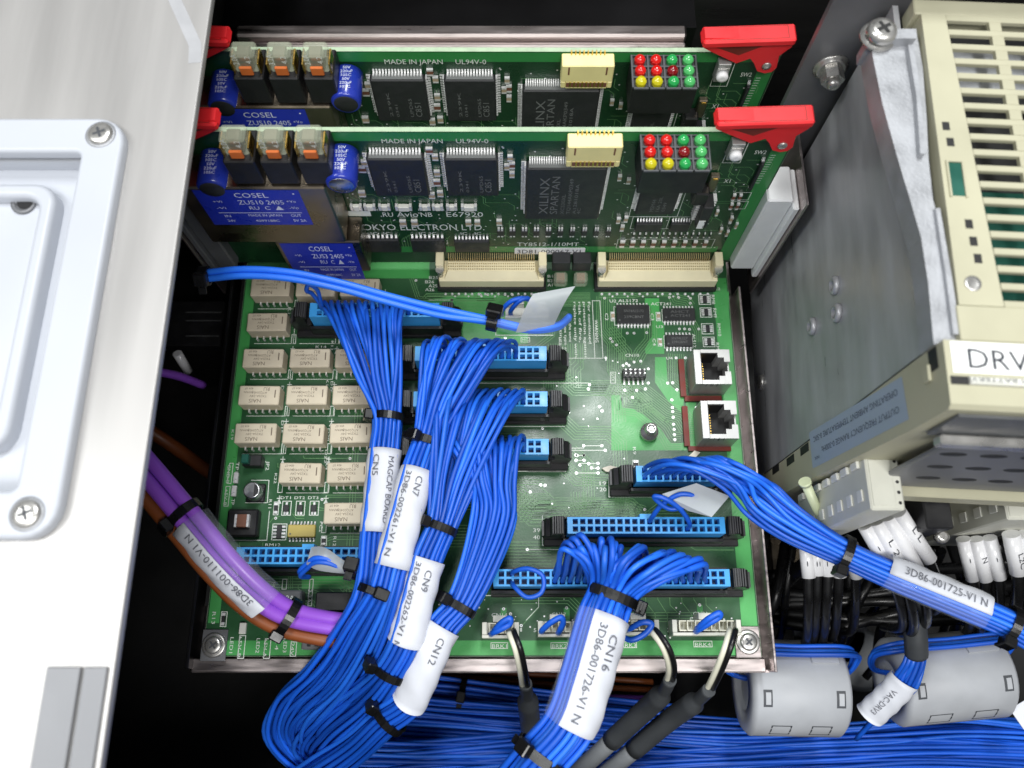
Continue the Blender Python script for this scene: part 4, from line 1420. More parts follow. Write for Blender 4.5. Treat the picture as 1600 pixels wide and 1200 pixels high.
        t.disc(lx1 - .06 * W, lz1 - .1 * H_, zz, .35, 8)
        bld(t, 'label_print', 'module_print', m)
    module((506, 294), (543, 379), 12.5, ((345, 299), (495, 351)), True)
    module((560, 378), (582, 424), 10.5, ((420, 390), (560, 436)), False)
    # beige connectors at the foot
    def foot(px0, px1):
        p, q = P(px0 + 4, 440, 2), P(px1 - 4, 440, 2)
        x0, x1 = p.x, q.x
        o = MB()
        o.box(x0, x1, YC - 9.4, YC - .4, 3.0, 8.6, .3)
        o.add([(x0 + 2, YC - 9.0, 8.62), (x1 - 2, YC - 9.0, 8.62), (x1 - 3.5, YC - 6.6, 11.2), (x0 + 3.5, YC - 6.6, 11.2), (x0 + 3.5, YC - 2.4, 11.2), (x1 - 3.5, YC - 2.4, 11.2), (x0 + 3.5, YC - 2.4, 8.5), (x1 - 3.5, YC - 2.4, 8.5), (x0 + 2, YC - 9, 8.5), (x1 - 2, YC - 9, 8.5)],
              [(0, 1, 2, 3), (3, 2, 5, 4), (4, 5, 7, 6), (0, 3, 4, 6, 8), (1, 9, 7, 5, 2)])
        o.box(x0 - .8, x0 + 2.2, YC - 6.2, YC - .4, 8.7, 15.5, .2); o.box(x1 - 2.2, x1 + .8, YC - 6.2, YC - .4, 8.7, 15.5, .2)
        c = o.build('edge_connector', 'cream', card)
        g = MB(); n = int((x1 - x0 - 8) / 0.8)
        for k in range(n):
            x = x0 + 4 + (x1 - x0 - 8) * k / (n - 1)
            g.box(x - .16, x + .16, YC - 2.3, YC - .1, 13.6, 13.9)
            g.box(x - .16, x + .16, YC - 2.35, YC - 2.1, 11.25, 13.6)
            for j in range(3):
                g.box(x - .2, x + .2, YC - 5.9 + 1.15 * j, YC - 5.5 + 1.15 * j, 11.22, 11.6)
        g.build('contacts', 'pin_dull', c)
        for x in (x0 + .7, x1 - .7):
            s_ = MB(); s_.cyl((x, YC - 7.0, 8.7), (x, YC - 7.0, 13.0), 1.15, n=12); s_.cyl((x, YC - 7.0, 13.0), (x, YC - 7.0, 13.8), 1.6, n=12); s_.build('jack_screw', 'steel', c)
        return x0, x1
    feet = [foot(684, 853), foot(929, 1119)]
    # black relays between the connectors
    for px in (877, 909):
        p = PY(px, 412, YC - 4)
        o = MB(); o.box(p.x - 3.4, p.x + 3.4, YC - 5, YC - .3, p.z - 4.4, p.z + 2.6, .25); k_ = o.build('fuse_block', 'chip', card)
        o = MB(); o.box(p.x - 2.6, p.x + 2.6, YC - 9.5, YC - 5.02, p.z - 9.6, p.z - 4.2, .8); o.build('clear_cover', 'fuse_clear', k_)
        MB().box(p.x - 1.6, p.x + 1.6, YC - 8.6, YC - 5.4, p.z - 8, p.z - 5, .2).build('fuse_core', 'brown_part', k_)

    # red ejector levers
    def lever(side):
        ZL_ = CZ1 + 2.3
        xr = CX1 if side > 0 else CX0 - 4.0
        X = lambda a: xr - side * a           # a: inwards from the card's end
        prof = [(4.0, -3.6), (2.0, -3.0), (1.0, -1.0), (1.4, 1.6), (1.8, 4.4), (-.8, 8.2), (-.8, 12.0), (26.2, 12.0), (27.0, 10.0), (25.6, 7.6), (14.2, 1.0), (10.4, 3.2), (8.6, 1.0), (6.6, -2.6)]
        prof = [(X(a), ZL_ - 5.2 + b_) for a, b_ in prof]
        n = len(prof)
        y0, y1 = YC - 2.7, YC + 1.2
        o = MB()
        vs = [(x, y0, z) for x, z in prof] + [(x, y1, z) for x, z in prof]
        fs = [tuple(range(n)), tuple(range(n, 2 * n))[::-1]] + [(i, n + i, n + (i + 1) % n, (i + 1) % n) for i in range(n)]
        if side > 0: fs = [f_[::-1] for f_ in fs]
        fs = [f_[::-1] for f_ in fs] if False else fs
        o.add(vs, fs)
        xa, xb = sorted((X(-1.0), X(26.6)))
        k0 = len(o.v)
        o.box(xa, xb, YC - 4.0, YC + 2.3, ZL_ + 4.6, ZL_ + 7.2, .5)
        o.v[k0:] = [(x_, y_, z_ + side * (x_ - xr) * .05 + .4) for x_, y_, z_ in o.v[k0:]]
        lv = o.build('ejector_lever', 'red_plastic', card)
        o = MB(); xa, xb = sorted((X(8), X(22)))
        pts = [(X(22), ZL_ + 2.8), (X(8), ZL_ + 3.4), (X(14.4), ZL_ - .6)]
        if side < 0: pts = pts[::-1]
        o.add([(x, y0 - .03, z) for x, z in pts], [(0, 1, 2)])
        xa, xb = sorted((X(1.2), X(24.6)))
        k0 = len(o.v)
        o.frame(xa, xb, YC - 3.2, YC + 1.6, ZL_ + 7.23, .2)
        o.v[k0:] = [(x_, y_, z_ + side * (x_ - xr) * .05 + .4) for x_, y_, z_ in o.v[k0:]]
        o.build('lever_hollow', 'copper_red', lv)
        MB().lathe((X(4.4), y0 + .01, ZL_ - 5.2), [(1.5, 0), (1.4, .5), (.7, .6)], 16, 'y').build('pivot_pin', 'steel', lv)
    lever(1); lever(-1)
    return card


card = make_card('nearer of two upright green cards, its lettering and beige connectors in full view')
rear = copy_tree(card, (-1.0, 31.0, -2.4))
rear.rotation_euler = (0, 0, math.radians(-.12))
for ch in rear.children:
    for g in ch.children:
        if g.name.startswith('capacitor_top'):
            g.data = g.data.copy()
            g.data.materials[0] = MATS['chip']
rear['label'] = 'rear upright green card, lower half hidden behind the nearer card'

# sockets on the main board that the front card plugs into
for px0, px1 in ((684, 853), (929, 1119)):
    p, q = P(px0, 450, 2), P(px1, 450, 2)
    o = MB(); o.box(p.x, q.x, YC - 10.2, YC + 2, .14, 2.95, .2); sk_ = o.build('card_socket', 'black_plastic', mbd)
    g = MB()
    for k in range(15):
        x = p.x + 3 + (q.x - p.x - 6) * k / 14
        g.dome(x, YC - 11.0, .14, .6, .7, 8)
        g.dome(x + 1.2, YC - 12.0, .14, .0001 + .45, .4, 8) if k % 2 else None
    g.build('solder_points', 'solder', sk_)

# white card guides at both ends, steel bracket behind
def guide(x0, x1, label, zt, m):
    g = thing('card_guide', label, 'card guide', (x0, YC, 4))
    o = MB(); o.box(x0, x1, YC - 4.5, YC + 9, 9, zt, .6); o.build('guide_block', m, g)
    o = MB(); s = 1 if x0 > 0 else -1
    xa, xb = sorted((x1 if s > 0 else x0, (x1 if s > 0 else x0) + s * 2.2)); o.box(xa + .02 * s, xb + .02 * s, YC - 6.5, YC + 9, 6, zt - 2, .4); o.build('guide_rib', m, g)
    o = MB(); xa, xb = sorted(((x1 if s > 0 else x0) + s * 2.4, (x1 if s > 0 else x0) + s * 3.2)); o.box(xa, xb, YC - 8, YC + 40, -6, zt + 3.5, .1); o.build('steel_bracket', 'tray', g)
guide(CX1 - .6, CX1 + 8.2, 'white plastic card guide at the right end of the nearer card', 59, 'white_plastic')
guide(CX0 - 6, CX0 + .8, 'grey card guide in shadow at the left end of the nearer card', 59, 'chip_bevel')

# ================================================================== plugs and wire harnesses
def add_plug(parent, key, zt=16.0):
    x0, x1, y1, n = PLUGS[key]
    y0 = y1 - 5.6
    o = MB(); o.box(x0, x1, y0, y1, 7.0, zt - 3.0, .0)
    m = (x1 - x0 - n * 2.54) / 2
    bw = .36
    ym = (y0 + y1) / 2
    for a, b2 in ((y0, y0 + .62), (ym - .35, ym + .35), (y1 - .62, y1)):
        o.box(x0, x1, a, b2, zt - 2.99, zt)
    for a, b2 in ((y0 + .63, ym - .36), (ym + .36, y1 - .63)):
        xs = [x0] + [x0 + m + 2.54 * k for k in range(n + 1)]
        o.box(x0, x0 + m + bw, a, b2, zt - 2.99, zt); o.box(x1 - m - bw, x1, a, b2, zt - 2.99, zt)
        for k in range(1, n):
            x = x0 + m + 2.54 * k
            o.box(x - bw, x + bw, a, b2, zt - 2.99, zt)
    xm = (x0 + x1) / 2
    o.box(xm - 2, xm + 2, y1 + .01, y1 + 1.1, 7.2, zt - .2)
    o.mi = 1
    for k in range(n):
        x = x0 + m + 2.54 * (k + .5)
        for a, b2 in ((y0 + .64, ym - .37), (ym + .37, y1 - .64)):
            o.rect(x - 1.27 + bw + .01, x + 1.27 - bw - .01, a, b2, zt - 2.95)
    p = o.build('plug', ['blue_plug', 'blue_well'], parent)
    return p


def pin_xy(key, col, row):
    x0, x1, y1, n = PLUGS[key]
    m = (x1 - x0 - n * 2.54) / 2
    return (x0 + m + 2.54 * (col + .5), y1 - (1.6 if row == 0 else 4.0))


def hexpack(n, aspect, d):
    pts = []
    for j in range(-12, 13):
        for i in range(-16, 17):
            x = (i + (.5 if j % 2 else 0)) * d
            y = j * d * .866
            pts.append((math.hypot(x / aspect, y), x, y))
    pts.sort()
    return [(x, y) for _, x, y in pts[:n]]


WM = ('blue_wire', 'blue_wire', 'blue_wire_b', 'blue_wire_c', 'blue_wire')


def frames(path):
    path = [Vector(p) for p in path]
    out = []
    for i, p in enumerate(path):
        t = (path[min(len(path) - 1, i + 1)] - path[max(0, i - 1)]).normalized()
        s = Vector((0, 0, 1)).cross(t)
        if s.length < .2:
            s = out[-1][2] if out else Vector((1, 0, 0))
        s = (s - t * s.dot(t)).normalized()
        u = t.cross(s)
        if u.z < 0 and abs(u.z) > .3: u = -u
        out.append((p, t, s, u))
    return out


def run_bundle(parent, starts, stations, r=0.83, aspect=1.12, seed=1, lift=6.0, n=6, sides=7, mats=WM, jit=.25, belly=.4, sortdir=None, name='wire', rise=1.0, back=1.0):
    """stations: (px, py, z, scale). Each wire leaves its own pin and keeps its place in the packed bundle."""
    rd = random.Random(seed)
    fr = frames([P(*s[:3]) for s in stations])
    slots = hexpack(len(starts), aspect, 2 * r * 1.02)
    slots.sort(key=lambda q: q[0] + .25 * q[1] + rd.uniform(-.6, .6))
    first = fr[0]
    order = sorted(range(len(starts)), key=lambda i: (Vector(starts[i]).dot(first[2] if sortdir is None else Vector(sortdir)) + rd.uniform(-1.6, 1.6)))
    A = max(abs(q[0]) for q in slots) + r
    Bh = max(abs(q[1]) for q in slots) + r
    for slot, i in zip(slots, order):
        s0 = Vector(starts[i])
        fall = 1 - .62 * max(0, min(1, (s0.x - fr[0][0].x - 2) / 45)) if back > 5 else 1
        bk2 = back * fall * rd.uniform(.7, 1.2)
        h = lift * rd.uniform(.75, 1.25) * fall
        tgt = fr[0][0] + fr[0][2] * slot[0] + fr[0][3] * slot[1]
        d = tgt - s0
        pts = [s0 - Vector((0, 0, 2.0)), s0 + d * (.07 if back > 5 else 0) + Vector((0, bk2 * .3, h * (.42 if back > 5 else .55)))]
        mid = s0 + d * belly * .55 + Vector((rd.uniform(-.9, .9), bk2 + rd.uniform(-.5, .5), h * rise + max(0, d.z) * .4 + rd.uniform(0, 1.6)))
        pts.append(mid)
        mid2 = s0 + d * (belly + .3) + Vector((rd.uniform(-1.0, 1.0), bk2 * .75, h * .55 * rise + d.z * .2 + slot[1] * .5))
        mid2.z = (mid2.z + tgt.z + slot[1] * .4) / 2 + h * .25 * rise
        pts.append(mid2)
        for k, ((p, t, sd, u), st) in enumerate(zip(fr, stations)):
            sc_ = st[3]
            j = jit * (sc_ - .9) * 3
            pts.append(p + sd * (slot[0] * sc_ + rd.uniform(-j, j)) + u * (slot[1] * (.5 + .5 * sc_) + rd.uniform(-j, j) * .6))
        mb = MB(); mb.tube(catmull(pts, n), r * rd.uniform(.94, 1.05), sides)
        mb.build(name, mats[rd.randrange(len(mats))], parent)
    return A, Bh


def loose_bundle(parent, stations, nw, r=.78, aspect=1.35, seed=1, n=6, sides=7, mats=WM, jit=.3, name='wire'):
    rd = random.Random(seed)
    fr = frames([P(*s[:3]) for s in stations])
    for slot in hexpack(nw, aspect, 2 * r * 1.02):
        pts = []
        for (p, t, sd, u), st in zip(fr, stations):
            j = jit * (st[3] - .9) * 3
            pts.append(p + sd * (slot[0] * st[3] + rd.uniform(-j, j)) + u * (slot[1] * (.5 + .5 * st[3]) + rd.uniform(-j, j) * .6))
        mb = MB(); mb.tube(catmull(pts, n), r * rd.uniform(.94, 1.05), sides)
        mb.build(name, mats[rd.randrange(len(mats))], parent)


def tie(parent, a, b2, A, B, w=2.6, head=(1, .2), tail=True, th=.7, m='tie'):
    """strap round a bundle between path points a and b2 (mm vectors), half sizes A across and B high"""
    a, b2 = Vector(a), Vector(b2)
    p, t, s, u = frames([a, b2])[0]
    p = (a + b2) / 2
    n = 26
    mb = MB(); vs = []
    for k in range(n):
        q = 2 * math.pi * k / n
        for g, d in ((0, -1), (th, -1), (th, 1), (0, 1)):
            vs.append(p + s * math.cos(q) * (A + g) + u * math.sin(q) * (B + g) + t * d * w / 2)
    fs = [(k * 4 + i, k * 4 + (i + 1) % 4, ((k + 1) % n) * 4 + (i + 1) % 4, ((k + 1) % n) * 4 + i) for k in range(n) for i in range(4)]
    mb.add(vs, fs)
    o = mb.build('cable_tie', m, parent)
    q = head[1]
    c = p + s * math.cos(q) * head[0] * (A + 1.4) + u * math.sin(q) * (B + 1.4)
    e1 = (s * math.cos(q) * head[0] + u * math.sin(q)).normalized()
    e2 = t.cross(e1)
    h = MB(tf=lambda x, y, z: c + e1 * x + e2 * y + t * z)
    h.box(-1.5, 1.7, -2.3, 2.3, -w * .72, w * .72, .4)
    if tail:
        h.box(-.4, .4, 2.3, 5.0, -w * .42, w * .42, .1)
    h.build('tie_head', m, o)
    return o


def sleeve(parent, path, A, B, arcs, texts, n=14):
    tl = max(a_[3] for a_ in arcs) + .14
    """sheet wrapped round the bundle along a path; arcs: (angle0, angle1, material); texts: (string, along, across, height, length, direction)"""
    fr = frames(path)
    L_ = [0]
    for i in range(1, len(fr)):
        L_.append(L_[-1] + (fr[i][0] - fr[i - 1][0]).length)
    def at(d):
        d = max(0, min(L_[-1], d))
        for i in range(1, len(L_)):
            if d <= L_[i] or i == len(L_) - 1:
                f = (d - L_[i - 1]) / max(1e-6, L_[i] - L_[i - 1])
                p0, p1 = fr[i - 1], fr[i]
                return (p0[0].lerp(p1[0], f), p0[2].lerp(p1[2], f).normalized(), p0[3].lerp(p1[3], f).normalized())
    first = None
    for a0, a1, m, g in arcs:
        mb = MB(); vs = []
        m_ = 12
        for i in range(m_ + 1):
            p, s, u = at(L_[-1] * i / m_)
            for lay in (g, g + .14):
                for k in range(n + 1):
                    q = math.radians(a0 + (a1 - a0) * k / n)
                    wob = .2 * math.sin(i * 1.7 + k * .9) * (1 if 0 < k < n else .3)
                    vs.append(p + s * math.cos(q) * (A + lay + wob) + u * math.sin(q) * (B + lay + wob))
        w = 2 * (n + 1)
        fs = []
        for i in range(m_):
            for k in range(n):
                fs.append((i * w + k, (i + 1) * w + k, (i + 1) * w + k + 1, i * w + k + 1))
                fs.append(tuple(reversed((i * w + n + 1 + k, (i + 1) * w + n + 1 + k, (i + 1) * w + n + 2 + k, i * w + n + 2 + k))))
            for k in (0, n):
                fs.append((i * w + k, i * w + n + 1 + k, (i + 1) * w + n + 1 + k, (i + 1) * w + k))
        for i in (0, m_):
            for k in range(n):
                fs.append((i * w + k, i * w + k + 1, i * w + n + 2 + k, i * w + n + 1 + k))
        mb.add(vs, fs, True)
        o = mb.build('cable_label' if m == 'label_paper' else 'clear_wrap', m, parent)
        if m == 'label_paper': first = o
    if texts:
        mb = MB()
        for s_, al, ac, h, ln, dr in texts:
            vs, f2, x0, x1 = text_geo(s_)
            kx = ln / (x1 - x0); ky = h / .73
            out = []
            for x, y in vs:
                d = al + dr * (x - x0) * kx
                v = ac + dr * y * ky
                p, s, u = at(d)
                c = max(-.97, min(.97, v / (A + .5)))
                out.append(p + s * v + u * (math.sqrt(1 - c * c) * (B + .5) + tl))
            mb.add(out, f2)
        mb.build('label_print', 'label_ink', first)


def span(st, i0, i1, n=6):
    return catmull([P(*q[:3]) for q in st], n)[i0 * n:i1 * n + 1]


def lerp_path(pts, n=5):
    return catmull([P(*p) for p in pts], n)


def loop_wire(parent, pts, r=.8, m='blue_wire', name='loop_wire'):
    mb = MB(); mb.tube(catmull(pts, 7), r, 8); mb.build(name, m, parent)


def starts_for(key, c0, c1, z=16.5, rows=(0, 1)):
    return [(*pin_xy(key, c, r_), z) for c in range(c0, c1) for r_ in rows]


def pv(*p):
    return P(*p)


# --- CN5 harness (left)
h1 = thing('wire_harness', 'blue wire harness labelled CN5, leftmost, fanning from the plug beside the relays', 'wire harness', pv(590, 700, 20), 'blue wire harnesses with printed labels')
add_plug(h1, 'A')
STN = [(605, 655, 26, 1), (601, 704, 27, 1), (594, 780, 27, 1), (588, 833, 27, 1), (579, 925, 26, 1.05), (557, 990, 18, 1.5), (510, 1062, 2, 1.8), (462, 1110, -16, 1.9), (450, 1142, -32, 1.8), (490, 1182, -46, 1.7), (600, 1192, -58, 1.6), (800, 1182, -70, 1.5)]
A, B = run_bundle(h1, starts_for('A', 1, 14), STN, seed=11)
tie(h1, pv(606, 648, 26), pv(605, 656, 26), A, B, head=(-1, .25))
sleeve(h1, span(STN, 1, 3), A, B, [(-25, 205, 'label_paper', .5)],
       [('CN5', 2.5, -2.8, 2.1, 7.0, 1), ('MAGCAP BOARD', 3, 2.3, 1.8, 22, 1)])
x0, y0 = pin_xy('A', 0, 0)
loop_wire(h1, [(x0 + 1, y0 - 1, 14), (x0 + .6, y0, 20), (x0 - 1.2, y0 + 1.5, 25), (x0 - 2.2, y0 + 1, 28), (x0 - .8, y0 + 2, 31), (x0 + 1.4, y0 + 1.6, 28), (x0 + 1.6, y0 - .4, 21), (x0 + 2.2, y0 - 1.5, 14)])

# --- CN7
h2 = thing('wire_harness', 'blue wire harness labelled CN7, second from the left', 'wire harness', pv(640, 780, 20), 'blue wire harnesses with printed labels')
add_plug(h2, 'B')
STN = [(668, 690, 32, 1), (652, 735, 34, 1), (632, 810, 35, 1), (612, 886, 35, 1), (602, 925, 33, 1.05), (575, 985, 24, 1.5), (535, 1056, 8, 1.8), (485, 1106, -10, 1.9), (468, 1142, -28, 1.8), (500, 1180, -44, 1.6), (620, 1190, -56, 1.5), (820, 1190, -72, 1.5)]
A, B = run_bundle(h2, starts_for('B', 1, 14), STN, seed=12, lift=8, back=3)
tie(h2, pv(668, 685, 32), pv(665, 694, 32), A, B, head=(-1, .9))
sleeve(h2, span(STN, 1, 3), A, B, [(-25, 205, 'label_paper', .5)],
       [('CN7', 3, 1.1, 2.2, 6.4, 1), ('3D86-002261-V1 N', 2, -2.6, 1.9, 27, 1)])
tie(h2, pv(592, 922, 30), pv(588, 932, 30), A * 1.15, B * 1.45, head=(1, 1.25))

# --- CN9
h3 = thing('wire_harness', 'blue wire harness labelled CN9, third from the left', 'wire harness', pv(660, 900, 20), 'blue wire harnesses with printed labels')
add_plug(h3, 'C')
STN = [(688, 826, 31, 1), (668, 874, 32, 1), (650, 940, 30, 1), (632, 1005, 28, .98), (610, 1047, 22, 1.0), (575, 1090, 8, 1.4), (520, 1135, -12, 1.8), (490, 1165, -32, 1.8), (540, 1190, -48, 1.6), (660, 1185, -60, 1.5), (830, 1170, -72, 1.5)]
A, B = run_bundle(h3, starts_for('C', 2, 15), STN, seed=13, lift=8, back=2)
tie(h3, pv(690, 820, 31), pv(686, 830, 31), A, B, head=(-1, .6))
sleeve(h3, span(STN, 1, 3), A, B, [(-25, 205, 'label_paper', .5)],
       [('CN9', 3, 1.1, 2.2, 6.4, 1), ('3D86-002262-V1 N', 1.5, -2.6, 1.9, 26, 1)])
tie(h3, pv(612, 1042, 22), pv(607, 1052, 21), A * 1.2, B * 1.22, head=(-1, .7))

# --- CN12
h4 = thing('wire_harness', 'blue wire harness labelled CN12, its paper label slanting over the tray edge', 'wire harness', pv(690, 1000, 20), 'blue wire harnesses with printed labels')
add_plug(h4, 'D')
STN = [(772, 800, 28, 1.7), (745, 890, 27, 1.25), (717, 950, 26, 1), (692, 979, 26, 1), (662, 1045, 24, 1), (637, 1098, 18, 1), (606, 1122, 12, 1.0), (560, 1165, -4, 1.1), (505, 1205, -22, 1.3), (450, 1240, -40, 1.3)]
A, B = run_bundle(h4, starts_for('D', 3, 15), STN, seed=14, lift=8, back=2)
tie(h4, pv(720, 944, 26), pv(715, 953, 26), A, B, head=(-1, .6))
sleeve(h4, span(STN, 3, 5), A, B, [(-25, 205, 'label_paper', .6)],
       [('CN12', 3, .9, 2.3, 8.0, 1)])
tie(h4, pv(612, 1116, 12.5), pv(603, 1125, 11.5), A * 1.2, B * 1.22, head=(-1, .7))

# --- CN16
h5 = thing('wire_harness', 'blue wire harness labelled CN16, arching from the long plug at the lower right', 'wire harness', pv(930, 1000, 20), 'blue wire harnesses with printed labels')
add_plug(h5, 'H')
STN = [(955, 930, 38, 1), (942, 962, 40, 1), (914, 1060, 40, 1), (889, 1132, 38, 1), (850, 1180, 34, 1), (815, 1225, 26, 1.1), (760, 1290, 5, 1.2)]
A, B = run_bundle(h5, starts_for('H', 7, 28), STN, seed=15, aspect=1.3, r=.93, lift=13, rise=1.1, belly=.44, back=8)
tie(h5, pv(960, 926, 38), pv(955, 940, 38), A, B, head=(1, .1), w=3.0)
sleeve(h5, span(STN, 1, 3), A, B, [(-25, 112, 'label_paper', .55), (112, 200, 'clear_film', .5)],
       [('CN16', 5, 3.2, 2.6, 10, 1), ('3D86-001726-V1 N', 3, -.6, 2.5, 27, 1)])
tie(h5, pv(852, 1172, 34), pv(842, 1188, 33.5), A * 1.05, B * 1.08, head=(-1, .9), w=3.0)
x0, y0 = pin_xy('H', 2, 0)
loop_wire(h5, [(x0 - 1.5, y0, 14), (x0 - 1, y0 + .5, 19), (x0 + 4, y0 + 1, 23), (x0 + 8.5, y0 - 1.5, 24), (x0 + 8, y0 - 6.5, 23), (x0 + 3.5, y0 - 8, 22), (x0 - .8, y0 - 4.4, 20), (x0 - 1.5, y0 - 2.4, 14)])

# --- harness to the right, label 3D86-001725
h6 = thing('wire_harness', 'blue wire harness with paper label 3D86-001725, running off to the right', 'wire harness', pv(1200, 790, 20), 'blue wire harnesses with printed labels')
add_plug(h6, 'F')
STN = [(1192, 778, 36, 1.9), (1235, 815, 38, 1.5), (1320, 862, 40, 1), (1385, 892, 41, 1), (1465, 925, 42, 1), (1540, 956, 42, 1), (1582, 975, 42, 1), (1680, 1030, 40, 1.1)]
A, B = run_bundle(h6, starts_for('F', 0, 10),
                  STN, seed=16, r=.78, aspect=1.15, lift=9, rise=1.2, sortdir=(.1, -1, 0))
tie(h6, pv(1314, 860, 40), pv(1328, 866, 40), A, B, head=(-1, .1))
sleeve(h6, span(STN, 3, 5), A, B, [(-10, 106, 'label_paper', .55), (106, 195, 'clear_film', .5)],
       [('3D86-001725-V1 N', 4, .2, 2.6, 24, 1)])
tie(h6, pv(1574, 971, 42), pv(1588, 978, 42), A, B, head=(-1, .2))

# --- loose empty plugs
e1 = thing('loose_plug', 'empty blue plug at the lower left of the board, partly under the purple cable', 'plug', (-69, 35, 7), 'blue plugs without harness')
add_plug(e1, 'E')
x0, y0 = pin_xy('E', 10, 1)
q = [pv(468, 893, 20), pv(478, 882, 24), pv(492, 872, 27), pv(515, 874, 27), pv(535, 884, 25)]
for k in (0, 1):
    loop_wire(e1, [(q[0].x + k * 1.5, q[0].y - 1, 12)] + [p + Vector((k * .4, -k * 1.4, 0)) for p in q])
fb = MB(); pp = catmull([pv(482, 868, 27), pv(505, 874, 28), pv(535, 886, 27), pv(552, 890, 26)], 4)
vs = []
for i, p in enumerate(pp):
    hw = 2.6 + 1.0 * math.sin(i * .5)
    vs += [p + Vector((.8, hw, .5)), p + Vector((-.8, -hw, -1.2)), p + Vector((-.8, -hw, -1.5)), p + Vector((.8, hw, .2))]
fb.add(vs, [(i * 4 + k, i * 4 + (k + 1) % 4, i * 4 + 4 + (k + 1) % 4, i * 4 + 4 + k) for i in range(len(pp) - 1) for k in range(4)], True)
fb.build('film_flag', 'frost_film', e1)
tie(e1, pv(546, 889, 26), pv(556, 891, 26), 2.4, 2.0, head=(1, 1.3), w=3.2)

e2 = thing('loose_plug', 'empty blue plug with a looped wire, between latches marked 39 and 40', 'plug', (46, 45, 7), 'blue plugs without harness')
add_plug(e2, 'G')
a = pin_xy('G', 10, 0); b_ = pin_xy('G', 15, 1)
loop_wire(e2, [(a[0], a[1], 13), (a[0] + .3, a[1] + 1, 20), pv(1035, 788, 25), pv(1065, 772, 29), pv(1090, 778, 28), pv(1072, 790, 26), pv(1046, 795, 25), pv(1022, 776, 28), pv(1036, 778, 29), pv(1062, 795, 26), (b_[0], b_[1] + 1, 20), (b_[0], b_[1], 13)], r=.85)
f = MB()
pts = [pv(1034, 772, 27), pv(1088, 755, 30), pv(1140, 775, 32), pv(1112, 808, 30), pv(1075, 798, 27)]
vs = [p for p in pts] + [p - Vector((0, 0, .3)) for p in pts]
f.add(vs, [(4, 3, 2, 1, 0), (5, 6, 7, 8, 9)] + [(i, (i + 1) % 5, 5 + (i + 1) % 5, 5 + i) for i in range(5)])
f.build('film_flag', 'frost_film', e2)

# --- two stout blue wires from under the panel, with a clear flag
h7 = thing('wire_pair', 'pair of stout blue wires arching in from the left with a frosted film flag', 'wires', pv(560, 455, 46))
cen = [(322, 431, 52), (380, 426, 54), (450, 430, 54), (530, 446, 52), (610, 468, 49), (690, 488, 46), (768, 501, 44), (830, 513, 42), (872, 508, 40), (890, 494, 36)]
for dy, dz in ((1.15, .2), (-1.05, -.2), (.1, -1.9)):
    m_ = MB(); m_.tube(catmull([P(*c) + Vector((0, dy * (1 - .12 * i * (i > 5)), dz)) for i, c in enumerate(cen)], 8), 1.12, 10); m_.build('wire', 'blue_wire_c', h7)
tie(h7, P(314, 431, 52), P(326, 431, 52), 2.5, 2.6, w=3, head=(-1, .8))
tie(h7, P(766, 500, 44), P(775, 502, 44), 3.0, 2.6, w=3.6, head=(1, 1.1))
fl = MB(); vs = []
rows = 8
for i in range(rows + 1):
    f_ = i / rows
    for k in range(7):
        g = k / 6
        a = P(833 + 66 * g, 459 - 12 * g, 53)
        b2 = P(806 + 60 * g, 520 - 3 * g - 10 * g * g, 42)
        p = a.lerp(b2, f_) + Vector((0, 0, 3 * math.sin(f_ * 3)))
        vs.append(p)
N_ = len(vs)
vs += [p - Vector((0, 0, .35)) for p in vs]
fl.add(vs, [(i * 7 + k, (i + 1) * 7 + k, (i + 1) * 7 + k + 1, i * 7 + k + 1) for i in range(rows) for k in range(6)] + [tuple(reversed((N_ + i * 7 + k, N_ + (i + 1) * 7 + k, N_ + (i + 1) * 7 + k + 1, N_ + i * 7 + k + 1))) for i in range(rows) for k in range(6)], True)
fl.build('film_flag', 'frost_film', h7)
tb = MB(); tb.tube(catmull([P(778, 503, 44), P(820, 512, 43), P(862, 510, 41), P(884, 498, 38)], 6), 2.9, 14, caps=False); tb.build('clear_tube', 'clear_film', h7)
s8 = thing('small_plug_lead', 'short looped blue leads in the white socket under the frosted flag', 'plug lead', pv(800, 490, 8))
for k in (0, 1):
    loop_wire(s8, [pv(784 + 14 * k, 492, 6), pv(785 + 14 * k, 484, 14), pv(800 + 12 * k, 470, 19), pv(818 + 6 * k, 466, 19), pv(834, 474 + 4 * k, 14), pv(836, 486, 6)], r=.9)

# --- purple and brown power cable
pc = thing('power_cable', 'thick purple and brown cable with a paper label, coming from under the panel', 'cable', pv(350, 880, 20))
cen = [(200, 700, 40), (250, 758, 38), (300, 818, 36), (352, 880, 32), (405, 932, 26), (450, 962, 20), (510, 978, 14), (575, 985, 11), (640, 983, 9)]
for k, (dx, dz, m_) in enumerate(((2.3, 1.6, 'purple_wire'), (-1.3, 2.4, 'purple_wire'), (1.0, -1.9, 'purple_wire'), (-4.8, -.6, 'brown_wire'))):
    pts = []
    for i, c in enumerate(cen):
        t_ = min(1, max(0, (i - 4) / 4))
        d = Vector((dx * (1 - t_), dx * .75 * (1 - t_) + (3.2 - 3.0 * k if k < 3 else -4.4) * t_, dz * (1 - .5 * t_)))
        pts.append(P(*c) + d)
    mb = MB(); mb.tube(catmull(pts, 8), 2.25, 14); mb.build('wire', m_, pc)
tie(pc, P(284, 800, 36.5), P(292, 809, 36.3), 5.6, 4.6, head=(1, 2.6), w=3)
tie(pc, P(446, 960, 20.8), P(455, 965, 20), 5.6, 4.8, head=(-1, .0), w=3)
sleeve(pc, lerp_path([(298, 815, 36), (335, 860, 34), (370, 898, 31), (415, 940, 25)]), 5.9, 4.9, [(98, 205, 'label_paper', .5), (-20, 98, 'clear_film', .5)],
       [('3D86-001110-V1 N', 31, -1.6, 2.3, 27, -1)])

